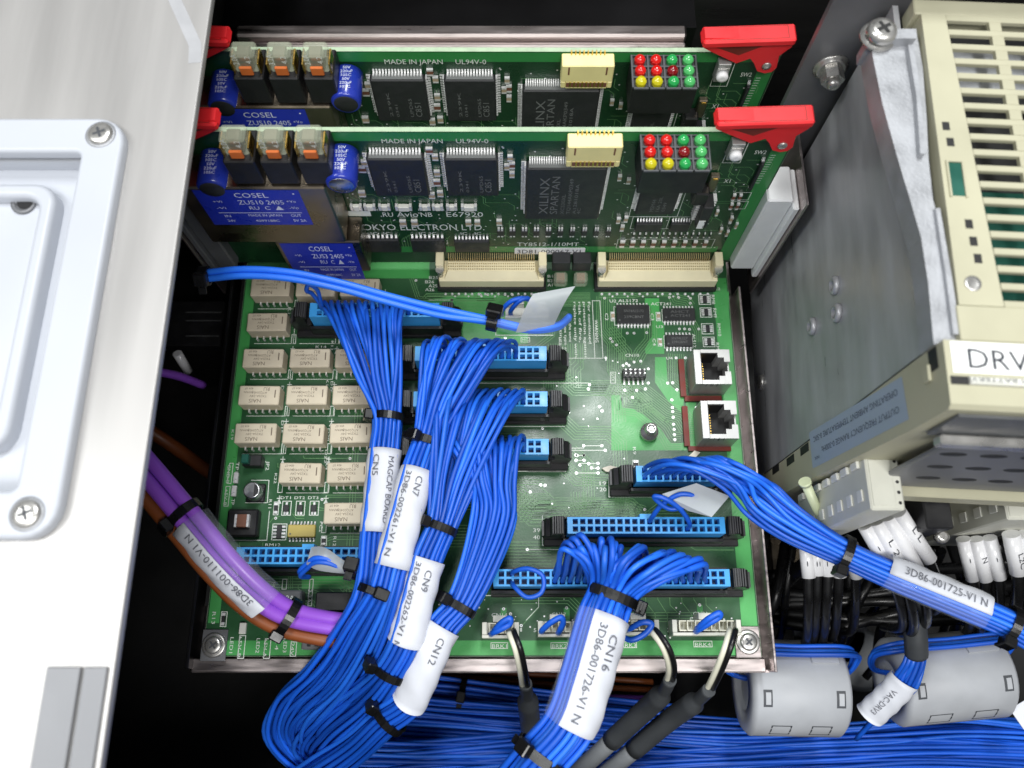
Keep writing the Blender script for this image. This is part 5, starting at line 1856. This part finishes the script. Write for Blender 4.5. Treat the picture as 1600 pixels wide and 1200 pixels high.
# --- brake leads: white and black pairs into grey shrink sleeves, each with a small blue loop
def brake(lead, px, label, pts, shr, loop):
    t = thing('brake_lead', label, 'wires', P(*pts[0]), 'white and black brake leads')
    for k, m_ in ((-1, 'white_wire'), (1, 'black_wire')):
        mb = MB(); mb.tube(catmull([P(*p) + Vector((k * .85, 0, .5 * k)) for p in pts], 7), 1.0, 9); mb.build('wire', m_, t)
    a = [P(*p) for p in shr]
    d = catmull(a, 6)
    mb = MB(); mb.tube(d, [2.3 + (1.5 if i / len(d) > .35 else 0) for i in range(len(d))], 16); mb.build('shrink_sleeve', 'shrink', t)
    mb = MB(); q = a[-1] + (a[-1] - a[-2]).normalized() * 60; mb.tube(catmull([a[-1] - (a[-1] - a[-2]).normalized() * 4, a[-1].lerp(q, .5), q], 5), 3.3, 14); mb.build('grey_cable', 'grey_cable', t)
    loop_wire(t, [P(*p) for p in loop], r=1.0)
brake('BRK1', 800, 'white and black brake lead on the BRK1 socket, leftmost of the three', [(799, 985, 6), (800, 990, 14), (808, 1010, 16), (816, 1045, 8), (822, 1082, -10)], [(821, 1068, -4), (824, 1090, -14), (828, 1125, -32), (832, 1165, -50)],
      [(770, 990, 6), (772, 986, 13), (785, 972, 17), (797, 966, 18), (797, 974, 17), (785, 982, 16), (772, 988, 14), (766, 992, 6)])
brake('BRK3', 1025, 'white and black brake lead on the BRK3 socket, beside the CN16 label', [(1018, 986, 6), (1021, 986, 14), (1038, 1008, 17), (1049, 1040, 10), (1044, 1072, -6)], [(1047, 1062, 0), (1036, 1082, -10), (1005, 1112, -26), (955, 1158, -42)],
      [(978, 985, 8), (985, 982, 15), (1005, 972, 18), (1018, 975, 18), (1008, 990, 17), (985, 1000, 16), (970, 992, 14), (966, 986, 6)])
brake('BRK4', 1145, 'white and black brake lead on the BRK4 socket, rightmost of the three', [(1144, 985, 6), (1144, 988, 14), (1137, 1012, 16), (1122, 1050, 8), (1104, 1086, -8)], [(1108, 1078, -2), (1090, 1094, -12), (1050, 1122, -28), (990, 1172, -44)],
      [(1088, 985, 7), (1092, 980, 14), (1108, 966, 19), (1124, 958, 20), (1125, 963, 19), (1108, 974, 17), (1092, 984, 13), (1086, 988, 6)])
l2 = thing('loop_lead', 'small looped blue wire in the BRK2 socket left of the CN16 label', 'wires', pv(860, 980, 8))
loop_wire(l2, [P(*p) for p in ((846, 988, 6), (848, 984, 13), (862, 972, 17), (877, 965, 18), (880, 972, 17), (875, 985, 14), (872, 990, 6))], r=1.0)

# --- trunk of blue wires along the cabinet, below the tray
tk = thing('cable_bundle', 'wide trunk of blue wires running along the bottom edge below the tray', 'cable bundle', pv(1200, 1165, -80))
loose_bundle(tk, [(560, 1105, -74, 1.3), (720, 1118, -72, 1.2), (900, 1132, -70, 1.4), (1100, 1150, -70, 1.5), (1300, 1160, -68, 1.5), (1480, 1152, -66, 1.5), (1680, 1160, -66, 1.4)], 26, seed=31, aspect=2.2, jit=.9)
loose_bundle(tk, [(560, 1150, -74, 1.3), (760, 1165, -72, 1.4), (960, 1172, -70, 1.5), (1150, 1180, -66, 1.5), (1350, 1172, -62, 1.5), (1500, 1162, -60, 1.5), (1680, 1172, -60, 1.4)], 26, seed=32, aspect=2.4, jit=.9)
loose_bundle(tk, [(700, 1205, -74, 1.3), (900, 1215, -72, 1.4), (1100, 1205, -66, 1.5), (1300, 1195, -60, 1.5), (1450, 1190, -58, 1.5), (1680, 1200, -58, 1.4)], 22, seed=33, aspect=2.2, jit=.9)
loose_bundle(tk, [(600, 1075, -80, 1.4), (720, 1085, -80, 1.2), (900, 1110, -78, 1.4), (1060, 1130, -76, 1.4)], 18, seed=34, aspect=2.2, jit=.9)
tie(tk, P(716, 1090, -78), P(726, 1092, -78), 8, 6, head=(1, 1.5))
br = thing('cable_bundle', 'brown and purple wires running under the front edge of the tray', 'cable bundle', pv(850, 1070, -60))
loose_bundle(br, [(640, 1052, -92, 1.5), (760, 1062, -96, 1.4), (880, 1070, -98, 1.5), (1020, 1078, -100, 1.4)], 3, r=1.3, seed=35, aspect=2.4, mats=('brown_wire', 'brown_wire', 'purple_wire'))

# ================================================================== motor drive on the right
AD = math.radians(3.0)
CA_, SA_ = math.cos(AD), math.sin(AD)
ZD = 126.0


def dv(a, b, z):
    return (97 + a * CA_ + b * SA_, 70 - a * SA_ + b * CA_, z)


def DM():
    return MB(dv)


def to_ab(p):
    x, y = p[0] - 97, p[1] - 70
    return x * CA_ - y * SA_, x * SA_ + y * CA_


dr = thing('motor_drive', 'cream motor drive marked DRV1 with slatted top and grey metal side', 'motor drive', (97, 70, -20))
DM().box(1.6, 130, 0.4, 98, -20, 111).build('inner_body', 'drive_dark', dr)
DM().box(0, 1.5, 0, 98, -22, 121).build('side_plate', 'heatsink', dr)
for px, py in ((1302, 446), (1308, 489), (1268, 510)):
    p = PX(px, py, 97 + 1.2)
    a, b = to_ab(p)
    o = MB(lambda x, y, z: dv(-x, b + y, p.z + z)); o.lathe((0, 0, 0), [(3.0, 0), (3.0, 1.0), (2.4, 1.6), (1.5, 1.6), (1.3, .4), (.4, .4)], 20, 'x'); o.build('rivet_boss', 'heatsink', dr)
p = PX(1183, 597, 97); a, b = to_ab(p)
o = MB(lambda x, y, z: dv(-x, b + y, p.z + z)); o.lathe((0, 0, 0), [(3.2, 0), (3.0, 1.0), (1.4, 1.2)], 18, 'x'); o.build('rivet_boss', 'steel', dr)
# cast rim between the side plate and the slatted cover
left = [(1361, 62), (1364, 90), (1379, 163), (1403, 249), (1420, 305), (1439, 370), (1450, 440), (1459, 538)]
right = [(1504, 530), (1488, 440), (1470, 360), (1458, 312), (1451, 250), (1448, 184), (1442, 105), (1432, 50)]
def rim(l, r, z0, z1, m, nm):
    pl = [to_ab(P(x, y, z1)) for x, y in l + r]
    o = DM(); o.prism(pl, z0, z1); o.build(nm, m, dr)
rim(left, right, 117, 124, 'cast_alu', 'cast_rim')
rim([(1419, 70), (1432, 150), (1438, 240)], [(1446, 240), (1439, 150), (1428, 70)], 124.05, 126, 'cast_alu', 'rim_bead')
rim([(1462, 325), (1478, 430), (1490, 522)], [(1501, 522), (1487, 430), (1469, 325)], 124.05, 125.4, 'cast_alu', 'rim_bead')
rim([(1362, 45), (1362, 60)], [(1432, 60), (1432, 45)], 117, 127, 'cast_alu', 'rim_tab')
# slatted cover
NR = 18
yk = [P(1500, 37, ZD).y - 4.5 * k for k in range(NR)]
bk = [to_ab((108, y))[1] for y in yk]
aL = [9.2 + 4.0 * k / (NR - 1) for k in range(NR)]
sl = DM(); sl.box(5.0, 90, -.95, .95, 121, ZD, .25)
cv = thing
slm = None
for k in range(NR + 1):
    b = bk[0] + 2.25 - 4.5 * k
    kk = min(NR - 1, max(0, k - .5)); o = DM(); o.box(9.2 + 4.0 * kk / (NR - 1) + 1.75, 92, b - .85, b + .85, 124.6, ZD - .02, .15); o.build('slat', 'drive_shell', dr)
for k in range(NR):
    b0, b1 = bk[k] - 1.39, bk[k] + 1.39
    for j in range(1, 5):
        a = aL[k] + 1.6 + 12.6 * j
        o = DM(); o.box(a - 1.5, a + 1.5, b0, b1, 124.6, ZD - .12); o.build('cover_web', 'drive_shell', dr)
bb0, bb1 = bk[-1] - 3.1, bk[0] + 3.15
DM().prism([(4.6, bb0), (aL[-1] + 1.6, bb0), (aL[0] + 1.6, bb1), (4.6, bb1)], 121, ZD).build('cover_band', 'drive_shell', dr)
DM().box(3.0, 92, bk[0] + 3.2, bk[0] + 8, 119, ZD, .3).build('cover_edge', 'drive_shell', dr)
bl_ = bk[-1] - 2.25 - .9
DM().box(4.0, 92, -.4, bl_, 119, ZD - .02, .2).build('cover_panel', 'drive_shell', dr)
# things seen through the slats
DM().box(14, 90, bk[0] - 14, bk[0], 111.2, 117).build('inner_heatsink', 'cast_alu', dr)
DM().box(12, 60, 6, 46, 111.2, 114).build('inner_board', 'drive_board', dr)
for k in (2, 3): 
    DM().box(18 + 9 * k, 25 + 9 * k, bk[3] - 3, bk[3] + 2, 117.1, 120, .4).build('inner_part', 'terminal_light', dr)
# tall window in the left band, small notches, dimple screw
p = P(1494, 280, ZD); a, b = to_ab(p)
for q_ in (0,):
    o = DM(); o.box(a - 1.6, a + 1.6, b - 4.6, b + 4.6, ZD - .02, ZD + .06); o.build('side_window', 'drive_board', dr)
    o = DM(); o.box(a - 2.1, a - 1.62, b - 5, b + 5, ZD - .02, ZD + .5); o.box(a + 1.62, a + 2.1, b - 5, b + 5, ZD - .02, ZD + .5); o.box(a - 1.6, a + 1.6, b + 4.62, b + 5, ZD - .02, ZD + .5); o.build('window_rim', 'drive_shell', dr)
for px, py in ((1478, 197), (1485, 222), (1514, 350), (1521, 377), (1528, 404)):
    a, b = to_ab(P(px, py, ZD)); DM().box(a - .9, a + .9, b - 1.2, b + 1.2, ZD - .06, ZD + .05).build('notch', 'drive_dark', dr)
p = P(1520, 443, ZD); a, b = to_ab(p)
o = MB(lambda x, y, z: dv(a + x, b + y, ZD + z)); o.lathe((0, 0, 0), [(2.0, 0), (1.9, .25), (1.2, .1), (.3, .05)], 18); o.build('cover_screw', 'steel', dr)
# lower cover with its side face, label and slot
prof = [(-.8, -12), (-.8, ZD + .6), (-15.8, ZD + .6), (-16.8, ZD - .6), (-16.6, 108), (-13, 30), (-12, -12)]
o = MB(lambda b, z, a: dv(a, b, z)); o.prism(prof[::-1], -.4, 92); o.build('terminal_cover', 'drive_shell', dr)
FA = -.46                                     # left face of the cover
def face(px, py):
    x = 97 + FA
    p = PX(px, py, x)
    for _ in range(3):
        a, b = to_ab(p); x = dv(FA, b, 0)[0]; p = PX(px, py, x)
    return to_ab(p)[1], p.z
c = [face(*q_) for q_ in ((1264, 676), (1409, 588), (1420, 655), (1270, 732))]
o = MB(lambda b, z, a: dv(a, b, z)); o.add([(b, z, FA) for b, z in c], [(0, 1, 2, 3)]); stc = o.build('rating_sticker', 'sticker_blue', dr)
o = MB(lambda b, z, a: dv(a, b, z))
ur = Vector((c[1][0], c[1][1])); ul = Vector((c[0][0], c[0][1])); lr = Vector((c[2][0], c[2][1]))
tx = (ul - ur).normalized(); ty = (lr - ur).normalized(); W_ = (ul - ur).length; Hh = (lr - ur).length
def stk(s, fx, fy, w, h):
    q_ = ur + tx * W_ * fx + ty * Hh * fy
    o.textfit(s, w * W_, h * Hh, (q_.x, q_.y, FA - .08), (tx.x, tx.y, 0), (ty.x, ty.y, 0))
stk('OUTPUT FREQUENCY RANGE 0-300Hz', .06, .60, .80, .17); stk('OPERATING AMBIENT TEMPERATURE 0-50C', .05, .2, .9, .17); stk('NX', .9, .78, .06, .1)
o.build('sticker_print', 'sticker_ink', stc)
for q_ in ((1257, 702), (1235, 719), (1212, 733)):
    b, z = face(*q_); MB(lambda b_, z_, a_: dv(a_, b_, z_)).box(b - 1.4, b + 1.4, z - 4, z + 4, FA - .06, FA + .02).build('side_slot', 'drive_dark', dr)
b, z = face(1458, 562); MB(lambda b_, z_, a_: dv(a_, b_, z_)).box(b - 2.6, b + 2.6, z - 2, z + 2, FA - .06, FA + .02).build('catch_hole', 'drive_dark', dr)
b, z = face(1451, 585); MB(lambda b_, z_, a_: dv(a_, b_, z_)).box(b - 2.0, b + 2.0, z - 1.4, z + 1.4, FA - .8, FA + .02, .2).build('catch', 'drive_shell', dr)
ZC = ZD + .65
a0, b0 = to_ab(P(1488, 582, ZC)); a1, b1 = to_ab(P(1482, 533, ZC)); 
o = DM(); o.box(a0 + .2, a0 + 40, b0, b1, ZC - .03, ZC + .2); lab = o.build('name_label', 'label_white', dr)
o = DM(); q0 = to_ab(P(1514, 575, ZC)); q1 = to_ab(P(1602, 575, ZC)); qh = to_ab(P(1512, 543, ZC))
o.textfit('DRV1', (q1[0] - q0[0]) * 1.24, qh[1] - q0[1], (q0[0], q0[1], ZC + .25), (1, -.02, 0)); o.build('name_print', 'ink_dark', lab)
a0, b0 = to_ab(P(1486, 600, ZC)); a1, b1 = to_ab(P(1486, 587, ZC))
o = DM(); o.box(a0, a0 + 40, b0, b1, ZC - .03, ZC + .06); slot = o.build('battery_slot', 'drive_dark', dr)
o = DM(); o.cyl((a0 + 4, (b0 + b1) / 2, ZC + .1), (a0 + 40, (b0 + b1) / 2, ZC + .1), .95, n=12); bat = o.build('battery', 'terminal_light', slot)
o = DM(); o.textfit('LITHIUM BATTERY', 20, .9, (a0 + 24, (b0 + b1) / 2 + .45, ZC + 1.1), (-1, 0, 0), (0, -1, 0)); o.build('battery_print', 'ink_dark', bat)
# underside: embossed plate, slotted steel base, cream ledge
o = DM(); o.box(3, 90, -17.6, -16.9, 108, 123); o.build('lower_plate', 'chip_bevel', dr)
o = DM(); o.box(9, 92, -19.4, -17.8, 60, 106, .4); gr = o.build('slotted_base', 'dark_metal', dr)
for r_ in range(3):
    for k in range(6):
        o = MB(lambda x, z, y: dv(x, -19.42 - y, z)); o.prism([(14 + 10 * k + 3 * r_ + 3.4 * math.cos(q_ * .524), 98 - 13 * r_ + 1.7 * math.sin(q_ * .524)) for q_ in range(12)], 0, .06); o.build('base_slot', 'drive_dark', gr)
DM().box(5, 92, -20.4, -17.8, 106.2, 110.5, .5).build('base_edge', 'steel', dr)
o = DM(); o.box(8, 92, -22, -13, 52, 59, .4); o.build('cream_ledge', 'drive_shell', dr)

# ------------------------------------------------------------------ steel bracket behind, with hex bolt and screw
bk_ = thing('drive_bracket', 'dark steel bracket plate with a hex bolt beside the motor drive', 'bracket', (95, 172, -20))
YB = 172.0
x0, x1 = PY(1240, 130, YB).x, PY(1345, 130, YB).x
x0 = max(x0, 87.5)
MB().box(x0, 112, YB, YB + 2, -20, 138).build('plate', 'dark_metal', bk_)
MB().box(x0, 240, YB - 8, YB + 2, 138.1, 140, .3).build('top_fold', 'dark_metal', bk_)
c = PY(1298, 104, YB)
MB().lathe((c.x, YB, c.z), [(5.2, 0), (5.2, .7), (4.4, .8), (4.4, 1.6), (4.0, 1.7)], 24, 'y').build('washer', 'steel', bk_)
o = MB(lambda x, y, z: (c.x + x, YB - 1.7 - z, c.z + y)); o.prism([(3.4 * math.cos(math.radians(60 * k + 20)), 3.4 * math.sin(math.radians(60 * k + 20))) for k in range(6)], 0, 4); o.build('hex_nut', 'steel', bk_)
MB().lathe((c.x, YB - 5.6, c.z), [(1.9, 0), (1.9, 1.6), (1.2, 2.2)], 16, 'y').build('bolt_tip', 'steel', bk_)
c = P(1382, 52, 128)
sc_ = thing('bracket_screw', 'large cross-head screw at the top of the drive rim', 'screw', (c.x, c.y, 124))
MB().lathe((c.x, c.y + 2, 124.05), [(4.6, 0), (4.6, .8), (4.0, .9), (4.0, 1.6)], 24).build('washer', 'steel', sc_)
MB().lathe((c.x, c.y + 1.6, 125.7), [(3.9, 0), (3.9, 1.4), (3.3, 2.4), (2.2, 2.8)], 24).build('screw_head', 'steel', sc_)
o = MB()
for k in (0, 1):
    d = Vector((math.cos(.5 + k * 1.571), math.sin(.5 + k * 1.571), 0)); e = Vector((-d.y, d.x, 0)); z = 128.52 + .02 * k
    q_ = Vector((c.x, c.y + 1.6, z)); o.add([q_ + d * 2 + e * .5, q_ - d * 2 + e * .5, q_ - d * 2 - e * .5, q_ + d * 2 - e * .5], [(0, 1, 2, 3)])
o.build('cross_recess', 'drive_dark', sc_)

# ------------------------------------------------------------------ terminal blocks, sleeves, nylon posts
def term(label, p0, p1, zt, zb, n):
    a, b = P(*p0, zt), P(*p1, zt)
    t = thing('terminal_block', label, 'terminal block', (a.x, b.y, zb), 'grey terminal blocks under the drive')
    x0, x1, y0, y1 = a.x, b.x, b.y, a.y
    MB().box(x0, x1, y0, y1, zb, zt, .5).build('block_body', 'terminal', t)
    o = MB(); o.box(x0 + .8, x1 - 2.6, y0 + 1.2, y1 - 1.0, zt + .01, zt + .3, .1); o.build('block_face', 'terminal', t)
    for k in range(5):
        o = MB(); o.disc(x1 - 1.3, y0 + 2 + (y1 - y0 - 3.4) * k / 4, zt + .04, .5, 10); o.build('test_hole', 'drive_dark', t)
    L_ = (zt - zb - 4) / n
    for k in range(n):
        z = zb + 2 + L_ * k
        MB().box(x0 - 1.0, x0 - .02, y1 - 2.6, y1 - .4, z + L_ * .2, z + L_ * .8, .2).build('release_tab', 'terminal_light', t)
        MB().box(x0 - .5, x0 - .02, y0 + 3.2, y0 + 6.6, z + L_ * .3, z + L_ * .75, .15).build('wire_entry', 'terminal_light', t)
    return t


term('grey terminal block below the sticker of the drive, in the light', (1350, 713), (1416, 797), 72, 14, 7)
term('grey terminal block in shadow at the right edge of the photo', (1560, 735), (1660, 812), 40, -20, 6)
o = MB(); a, b = P(1436, 748, 50), P(1492, 826, 50); bb = thing('black_terminal', 'black block between the two grey terminal blocks', 'terminal block', (a.x, b.y, 0)); MB().box(a.x, b.x, b.y, a.y, -10, 50, .5).build('block_body', 'black_plastic', bb)
MB().lathe((P(1478, 836, 40).x, P(1478, 836, 40).y, 36), [(2.2, 0), (2.2, 2), (1.2, 2.6)], 14).build('terminal_screw', 'steel', bb)


def post(label, p0, p1):
    a, b = P(*p0), P(*p1)
    t = thing('nylon_post', label, 'post', b, 'pale green nylon posts')
    MB().cyl(b, a, 1.55, n=14).build('post_body', 'nylon', t)
    MB().cyl(a, a + (a - b).normalized() * 1.2, 2.0, n=14).build('post_head', 'nylon', t)
post('pale green nylon post beside the lit grey terminal block', (1259, 756, 40), (1296, 840, 22))
post('pale green nylon post beside the shaded terminal block at the right edge', (1545, 756, 34), (1588, 835, 10))


def sleeves(label, items, txt=None, r=2.35):
    t = thing('wire_sleeves', label, 'sleeves', P(*items[0][1]), 'white numbered wire sleeves')
    for i, (p0, p1) in enumerate(items):
        a, b = P(*p0), P(*p1)
        o = MB(); o.cyl(a, b, r, n=18); s_ = o.build('sleeve', 'sleeve', t)
        d = (b - a).normalized()
        w = MB(); w.tube(catmull([b - d * 2, b + d * 10 + Vector((0, 0, -4)), b + d * 22 + Vector((4, 0, -22)), b + d * 26 + Vector((8, 4, -50))], 5), r * .72, 8); w.build('black_wire', 'black_wire', t)
        if txt and txt[i]:
            e = Vector((0, 0, 1)).cross(d).normalized(); u = d.cross(e)
            if u.z < 0: u = -u
            m = MB(); m.textfit(txt[i], 1.9 * len(txt[i]), 2.0, a + d * 6.5 + u * (r + .04) - e * 1.0, d, e); m.build('sleeve_print', 'ink_dark', s_)
sleeves('group of four white numbered sleeves slanting from the lit terminal block', [((1352, 822, 40), (1388, 885, 34)), ((1370, 815, 42), (1410, 893, 34)), ((1388, 807, 44), (1432, 888, 34)), ((1404, 800, 46), (1452, 874, 34))], ('.', 'L 2', None, 'L L'))
sleeves('group of white sleeves half hidden under the blue harness', [((1258, 845, 12), (1264, 902, 8)), ((1274, 845, 12), (1278, 898, 8)), ((1290, 845, 12), (1294, 899, 8)), ((1308, 845, 14), (1312, 900, 8)), ((1330, 850, 16), (1338, 900, 8))], ('.', ':', '.', 'N', None))
sleeves('three white sleeves in shadow left of the right edge', [((1505, 842, 10), (1520, 905, 2)), ((1525, 842, 12), (1540, 906, 4)), ((1546, 840, 14), (1562, 903, 6))], ('.', 'N', '.'))
sleeves('white sleeves cut by the right edge of the photo, marked L2C', [((1580, 834, 22), (1592, 895, 14)), ((1602, 834, 22), (1618, 892, 14))], ('L2C', None), r=2.8)

# ------------------------------------------------------------------ clip-on ferrite cores
def ferrite(label, c, yaw, L_, R_):
    c = P(*c)
    ca, sa = math.cos(yaw), math.sin(yaw)
    t = thing('ferrite_core', label, 'ferrite core', (c.x, c.y, c.z - R_), 'grey clip-on ferrite cores')
    tf = lambda x, y, z: (c.x + x * ca - y * sa, c.y + x * sa + y * ca, c.z + z)
    def G(): return MB(tf)
    o = G(); h = L_ / 2
    o.lathe((0, 0, 0), [(R_ * .5, -h + 2), (R_ * .5, -h), (R_ * .9, -h), (R_, -h + 1.6), (R_, h - 1.6), (R_ * .9, h), (R_ * .5, h), (R_ * .5, h - 2)], 40, 'x'); o.build('core_shell', 'ferrite', t)
    def patch(x0, x1, a0, a1, lift, m, nm, frame=False):
        o = G()
        def pp(x, a, g): return (x, (R_ + g) * math.cos(math.radians(a)), (R_ + g) * math.sin(math.radians(a)))
        if frame:
            for (xa, xb, aa, ab) in ((x0, x0 + .5, a0, a1), (x1 - .5, x1, a0, a1), (x0 + .5, x1 - .5, a0, a0 + 1.4), (x0 + .5, x1 - .5, a1 - 1.4, a1)):
                vs = [pp(x, a, lift) for x in (xa, xb) for a in (aa, (aa + ab) / 2, ab)]
                o.add(vs, [(0, 1, 4, 3), (1, 2, 5, 4)])
        else:
            n = 5
            vs = [pp(x, a0 + (a1 - a0) * k / n, g) for g in (0.0, lift) for x in (x0, x1) for k in range(n + 1)]
            w = n + 1
            fs = [(2 * w + k, 2 * w + k + 1, 3 * w + k + 1, 3 * w + k) for k in range(n)] + [(k, k + 1, 2 * w + k + 1, 2 * w + k) for k in range(n)] + [(w + k, 3 * w + k, 3 * w + k + 1, w + k + 1) for k in range(n)]
            fs += [(0, 2 * w, 3 * w, w), (n, w + n, 3 * w + n, 2 * w + n)]
            o.add(vs, fs)
        o.build(nm, m, t)
    for sx in (-1, 1):
        xa, xb = sorted((sx * (h - 3), sx * (h - 6.2)))
        patch(xa, xb, 92, 112, .06, 'ferrite_dark', 'latch_window'); patch(xa + .8, xb - .6, 95, 109, .3, 'ferrite', 'latch_tongue')
    patch(-h * .62, -h * .2, 138, 158, .05, 'ferrite_dark', 'clip_outline', True); patch(h * .2, h * .62, 138, 158, .05, 'ferrite_dark', 'clip_outline', True)
    patch(h * .25, h * .8, 48, 60, .7, 'ferrite', 'top_rib'); patch(-h + 1.7, h - 1.7, 166, 167, .04, 'ferrite_dark', 'shell_seam')
    return t


def ring_turns(parent, c, yaw, R_, hx, n, z=0, seed=1):
    """wire turns that pass through a core and round its ends"""
    rd = random.Random(seed)
    c = P(*c); ca, sa = math.cos(yaw), math.sin(yaw)
    for k in range(n):
        g = R_ + 1.4 + .5 * (k % 3)
        ph = rd.uniform(-8, 8)
        pts = []
        for x, a, rr in ((-hx * .6, 0, 2), (-hx - 4 - k * .3, 20, 5), (-hx - 6 - k * .4, 60, g * .7), (-hx - 1, 75, g), (0, 76, g + .3), (hx + 1, 75, g), (hx + 5 + k * .3, 60, g * .7), (hx + 4, 20, 5), (hx * .6, 0, 2)):
            y, zz = rr * math.cos(math.radians(a - 30 + ph + k * 2)), rr * math.sin(math.radians(a - 30 + ph + k * 2)) + 1
            pts.append((c.x + x * ca - y * sa, c.y + x * sa + y * ca, c.z + zz))
        m = MB(); m.tube(catmull(pts, 6), .85, 8); m.build('wire', WM[k % 5], parent)


f1 = ferrite('grey ferrite core under the right corner of the tray, nearer the centre', (1233, 1074, -30), math.radians(-1), 35, 17.0)
w1 = thing('core_winding', 'blue wires wound through the ferrite core at the tray corner', 'wires', P(1233, 1000, -34))
ring_turns(w1, (1233, 1074, -30), math.radians(-1), 17.0, 17.5, 5)
f2 = ferrite('grey ferrite core at the far right with a white tag beside it', (1472, 1058, -34), math.radians(5), 41, 16.0)
w2 = thing('core_winding', 'blue wires wound through the far right ferrite core, with a paper tag', 'wires', P(1474, 1000, -36))
ring_turns(w2, (1472, 1058, -34), math.radians(5), 16.0, 20.5, 4)
m = MB(); m.tube(catmull([P(1424, 920, 4), P(1428, 960, 0), P(1431, 1000, -4), P(1432, 1022, -8)], 5), 3.9, 16, caps=True); m.build('shrink_sleeve', 'shrink', w2)
for k in range(9):
    d = -3.4 + k * .85
    m = MB(); m.tube(catmull([P(1432, 1018, -8) + Vector((d * .7, 0, (k % 3) - 1)), P(1428, 1036, -10) + Vector((d, 0, (k % 2))), P(1410, 1070, -16) + Vector((d, -d * .4, k % 3)), P(1385, 1105, -24) + Vector((d, d * .6, k % 2)), P(1350, 1140, -38) + Vector((d, d, 0))], 5), .85, 8); m.build('wire', WM[k % 5], w2)
sleeve(w2, lerp_path([(1413, 1062, -14), (1398, 1080, -17), (1380, 1098, -21), (1358, 1118, -26)]), 4.8, 3.2, [(-30, 210, 'label_paper', .3)], [('VAC-DRV3', 4, -2.4, 2.1, 12.0, 1)])
tg = thing('paper_tag', 'white paper tag at the lower right edge of the photo', 'tag', P(1600, 1110, -30))
o = MB(); q_ = [P(1578, 1108, -28), P(1612, 1088, -26), P(1640, 1120, -26), P(1600, 1140, -28)]
o.add(q_ + [p - Vector((0, 0, .4)) for p in q_], [(3, 2, 1, 0), (4, 5, 6, 7), (0, 1, 5, 4), (1, 2, 6, 5), (2, 3, 7, 6), (3, 0, 4, 7)]); o.build('tag_sheet', 'label_paper', tg)

# ------------------------------------------------------------------ black cables in the dark well
bc = thing('black_cables', 'tangle of black cables in the dark well right of the tray', 'cables', P(1330, 980, -70))
rd = random.Random(9)
for k in range(22):
    xa = 1200 + 20 * k + rd.uniform(-15, 15)
    pts = [P(xa + rd.uniform(-30, 30), 850 + rd.uniform(-20, 30), -30 + rd.uniform(-10, 10)), P(xa + rd.uniform(-30, 30), 920 + rd.uniform(-20, 20), -44 + rd.uniform(-14, 14)),
           P(xa + rd.uniform(-50, 50), 985 + rd.uniform(-20, 20), -62 + rd.uniform(-10, 10)), P(xa + rd.uniform(-90, 90), 1060 + rd.uniform(-20, 20), -84 + rd.uniform(-10, 10))]
    m = MB(); m.tube(catmull(pts, 6), rd.choice((1.6, 2.0, 2.6, 3.0)), 10); m.build('cable', 'black_wire', bc)
for k in range(6):
    y = 905 + 14 * k
    pts = [P(1195, y + rd.uniform(-6, 6), -50), P(1300, y + rd.uniform(-14, 14), -44), P(1420, y + rd.uniform(-20, 14), -40), P(1540, y + rd.uniform(-20, 20), -46), P(1650, y, -50)]
    m = MB(); m.tube(catmull(pts, 6), 2.4, 10); m.build('cable', 'black_wire', bc)
gd = thing('grey_disc', 'grey round plate half hidden behind the black cables', 'plate', P(1330, 1010, -110))
MB().lathe((P(1300, 985, -100).x, P(1300, 985, -100).y, -104), [(17, 0), (17, 3), (15, 4)], 36).build('disc_plate', 'grey_cable', gd)
MB().lathe((P(1345, 1030, -100).x, P(1345, 1030, -100).y, -104), [(14, 0), (14, 3), (12, 4)], 36).build('disc_plate', 'grey_cable', gd)
bxx = thing('cabinet_ledge', 'dull steel ledge below the terminal blocks', 'ledge', P(1240, 880, -60))
MB().box(P(1205, 870, -60).x, P(1290, 870, -60).x, P(1240, 895, -60).y, P(1240, 835, -60).y, -75, -60, .5).build('ledge_body', 'module_metal', bxx)

# ------------------------------------------------------------------ left well: a purple lead, a small white ferrule, a shaded board
lp = thing('purple_lead', 'thin purple lead in the dark gap between panel and board', 'wires', P(260, 590, -30))
m = MB(); m.tube(catmull([P(180, 560, -20), P(235, 578, -26), P(280, 588, -34), P(318, 602, -46)], 6), 1.8, 10); m.build('wire', 'purple_wire', lp)
m = MB(); m.tube(catmull([P(180, 640, -50), P(260, 690, -60), P(330, 740, -80)], 6), 3.0, 10); m.build('wire', 'brown_wire', lp)
fe = thing('wire_ferrule', 'small white ferrule in the dark gap left of the board', 'ferrule', P(285, 565, -40))
m = MB(); m.cyl(P(277, 552, -36), P(294, 580, -46), 2.0, n=14); m.build('ferrule_body', 'sleeve', fe)
sb = thing('shaded_box', 'black box with faint white lines in the gap left of the board', 'box', P(310, 510, -60))
a, b = P(250, 540, -60), P(352, 470, -60)
MB().box(a.x, b.x, a.y, b.y, -120, -60, .5).build('box_body', 'black_plastic', sb)
o = MB()
for y in (488, 501, 525): 
    q_ = P(300, y, -59.9); o.rect(q_.x - 3, b.x - 1, q_.y - .15, q_.y + .15, -59.9)
o.build('box_lines', 'chip_print_sheen', sb)
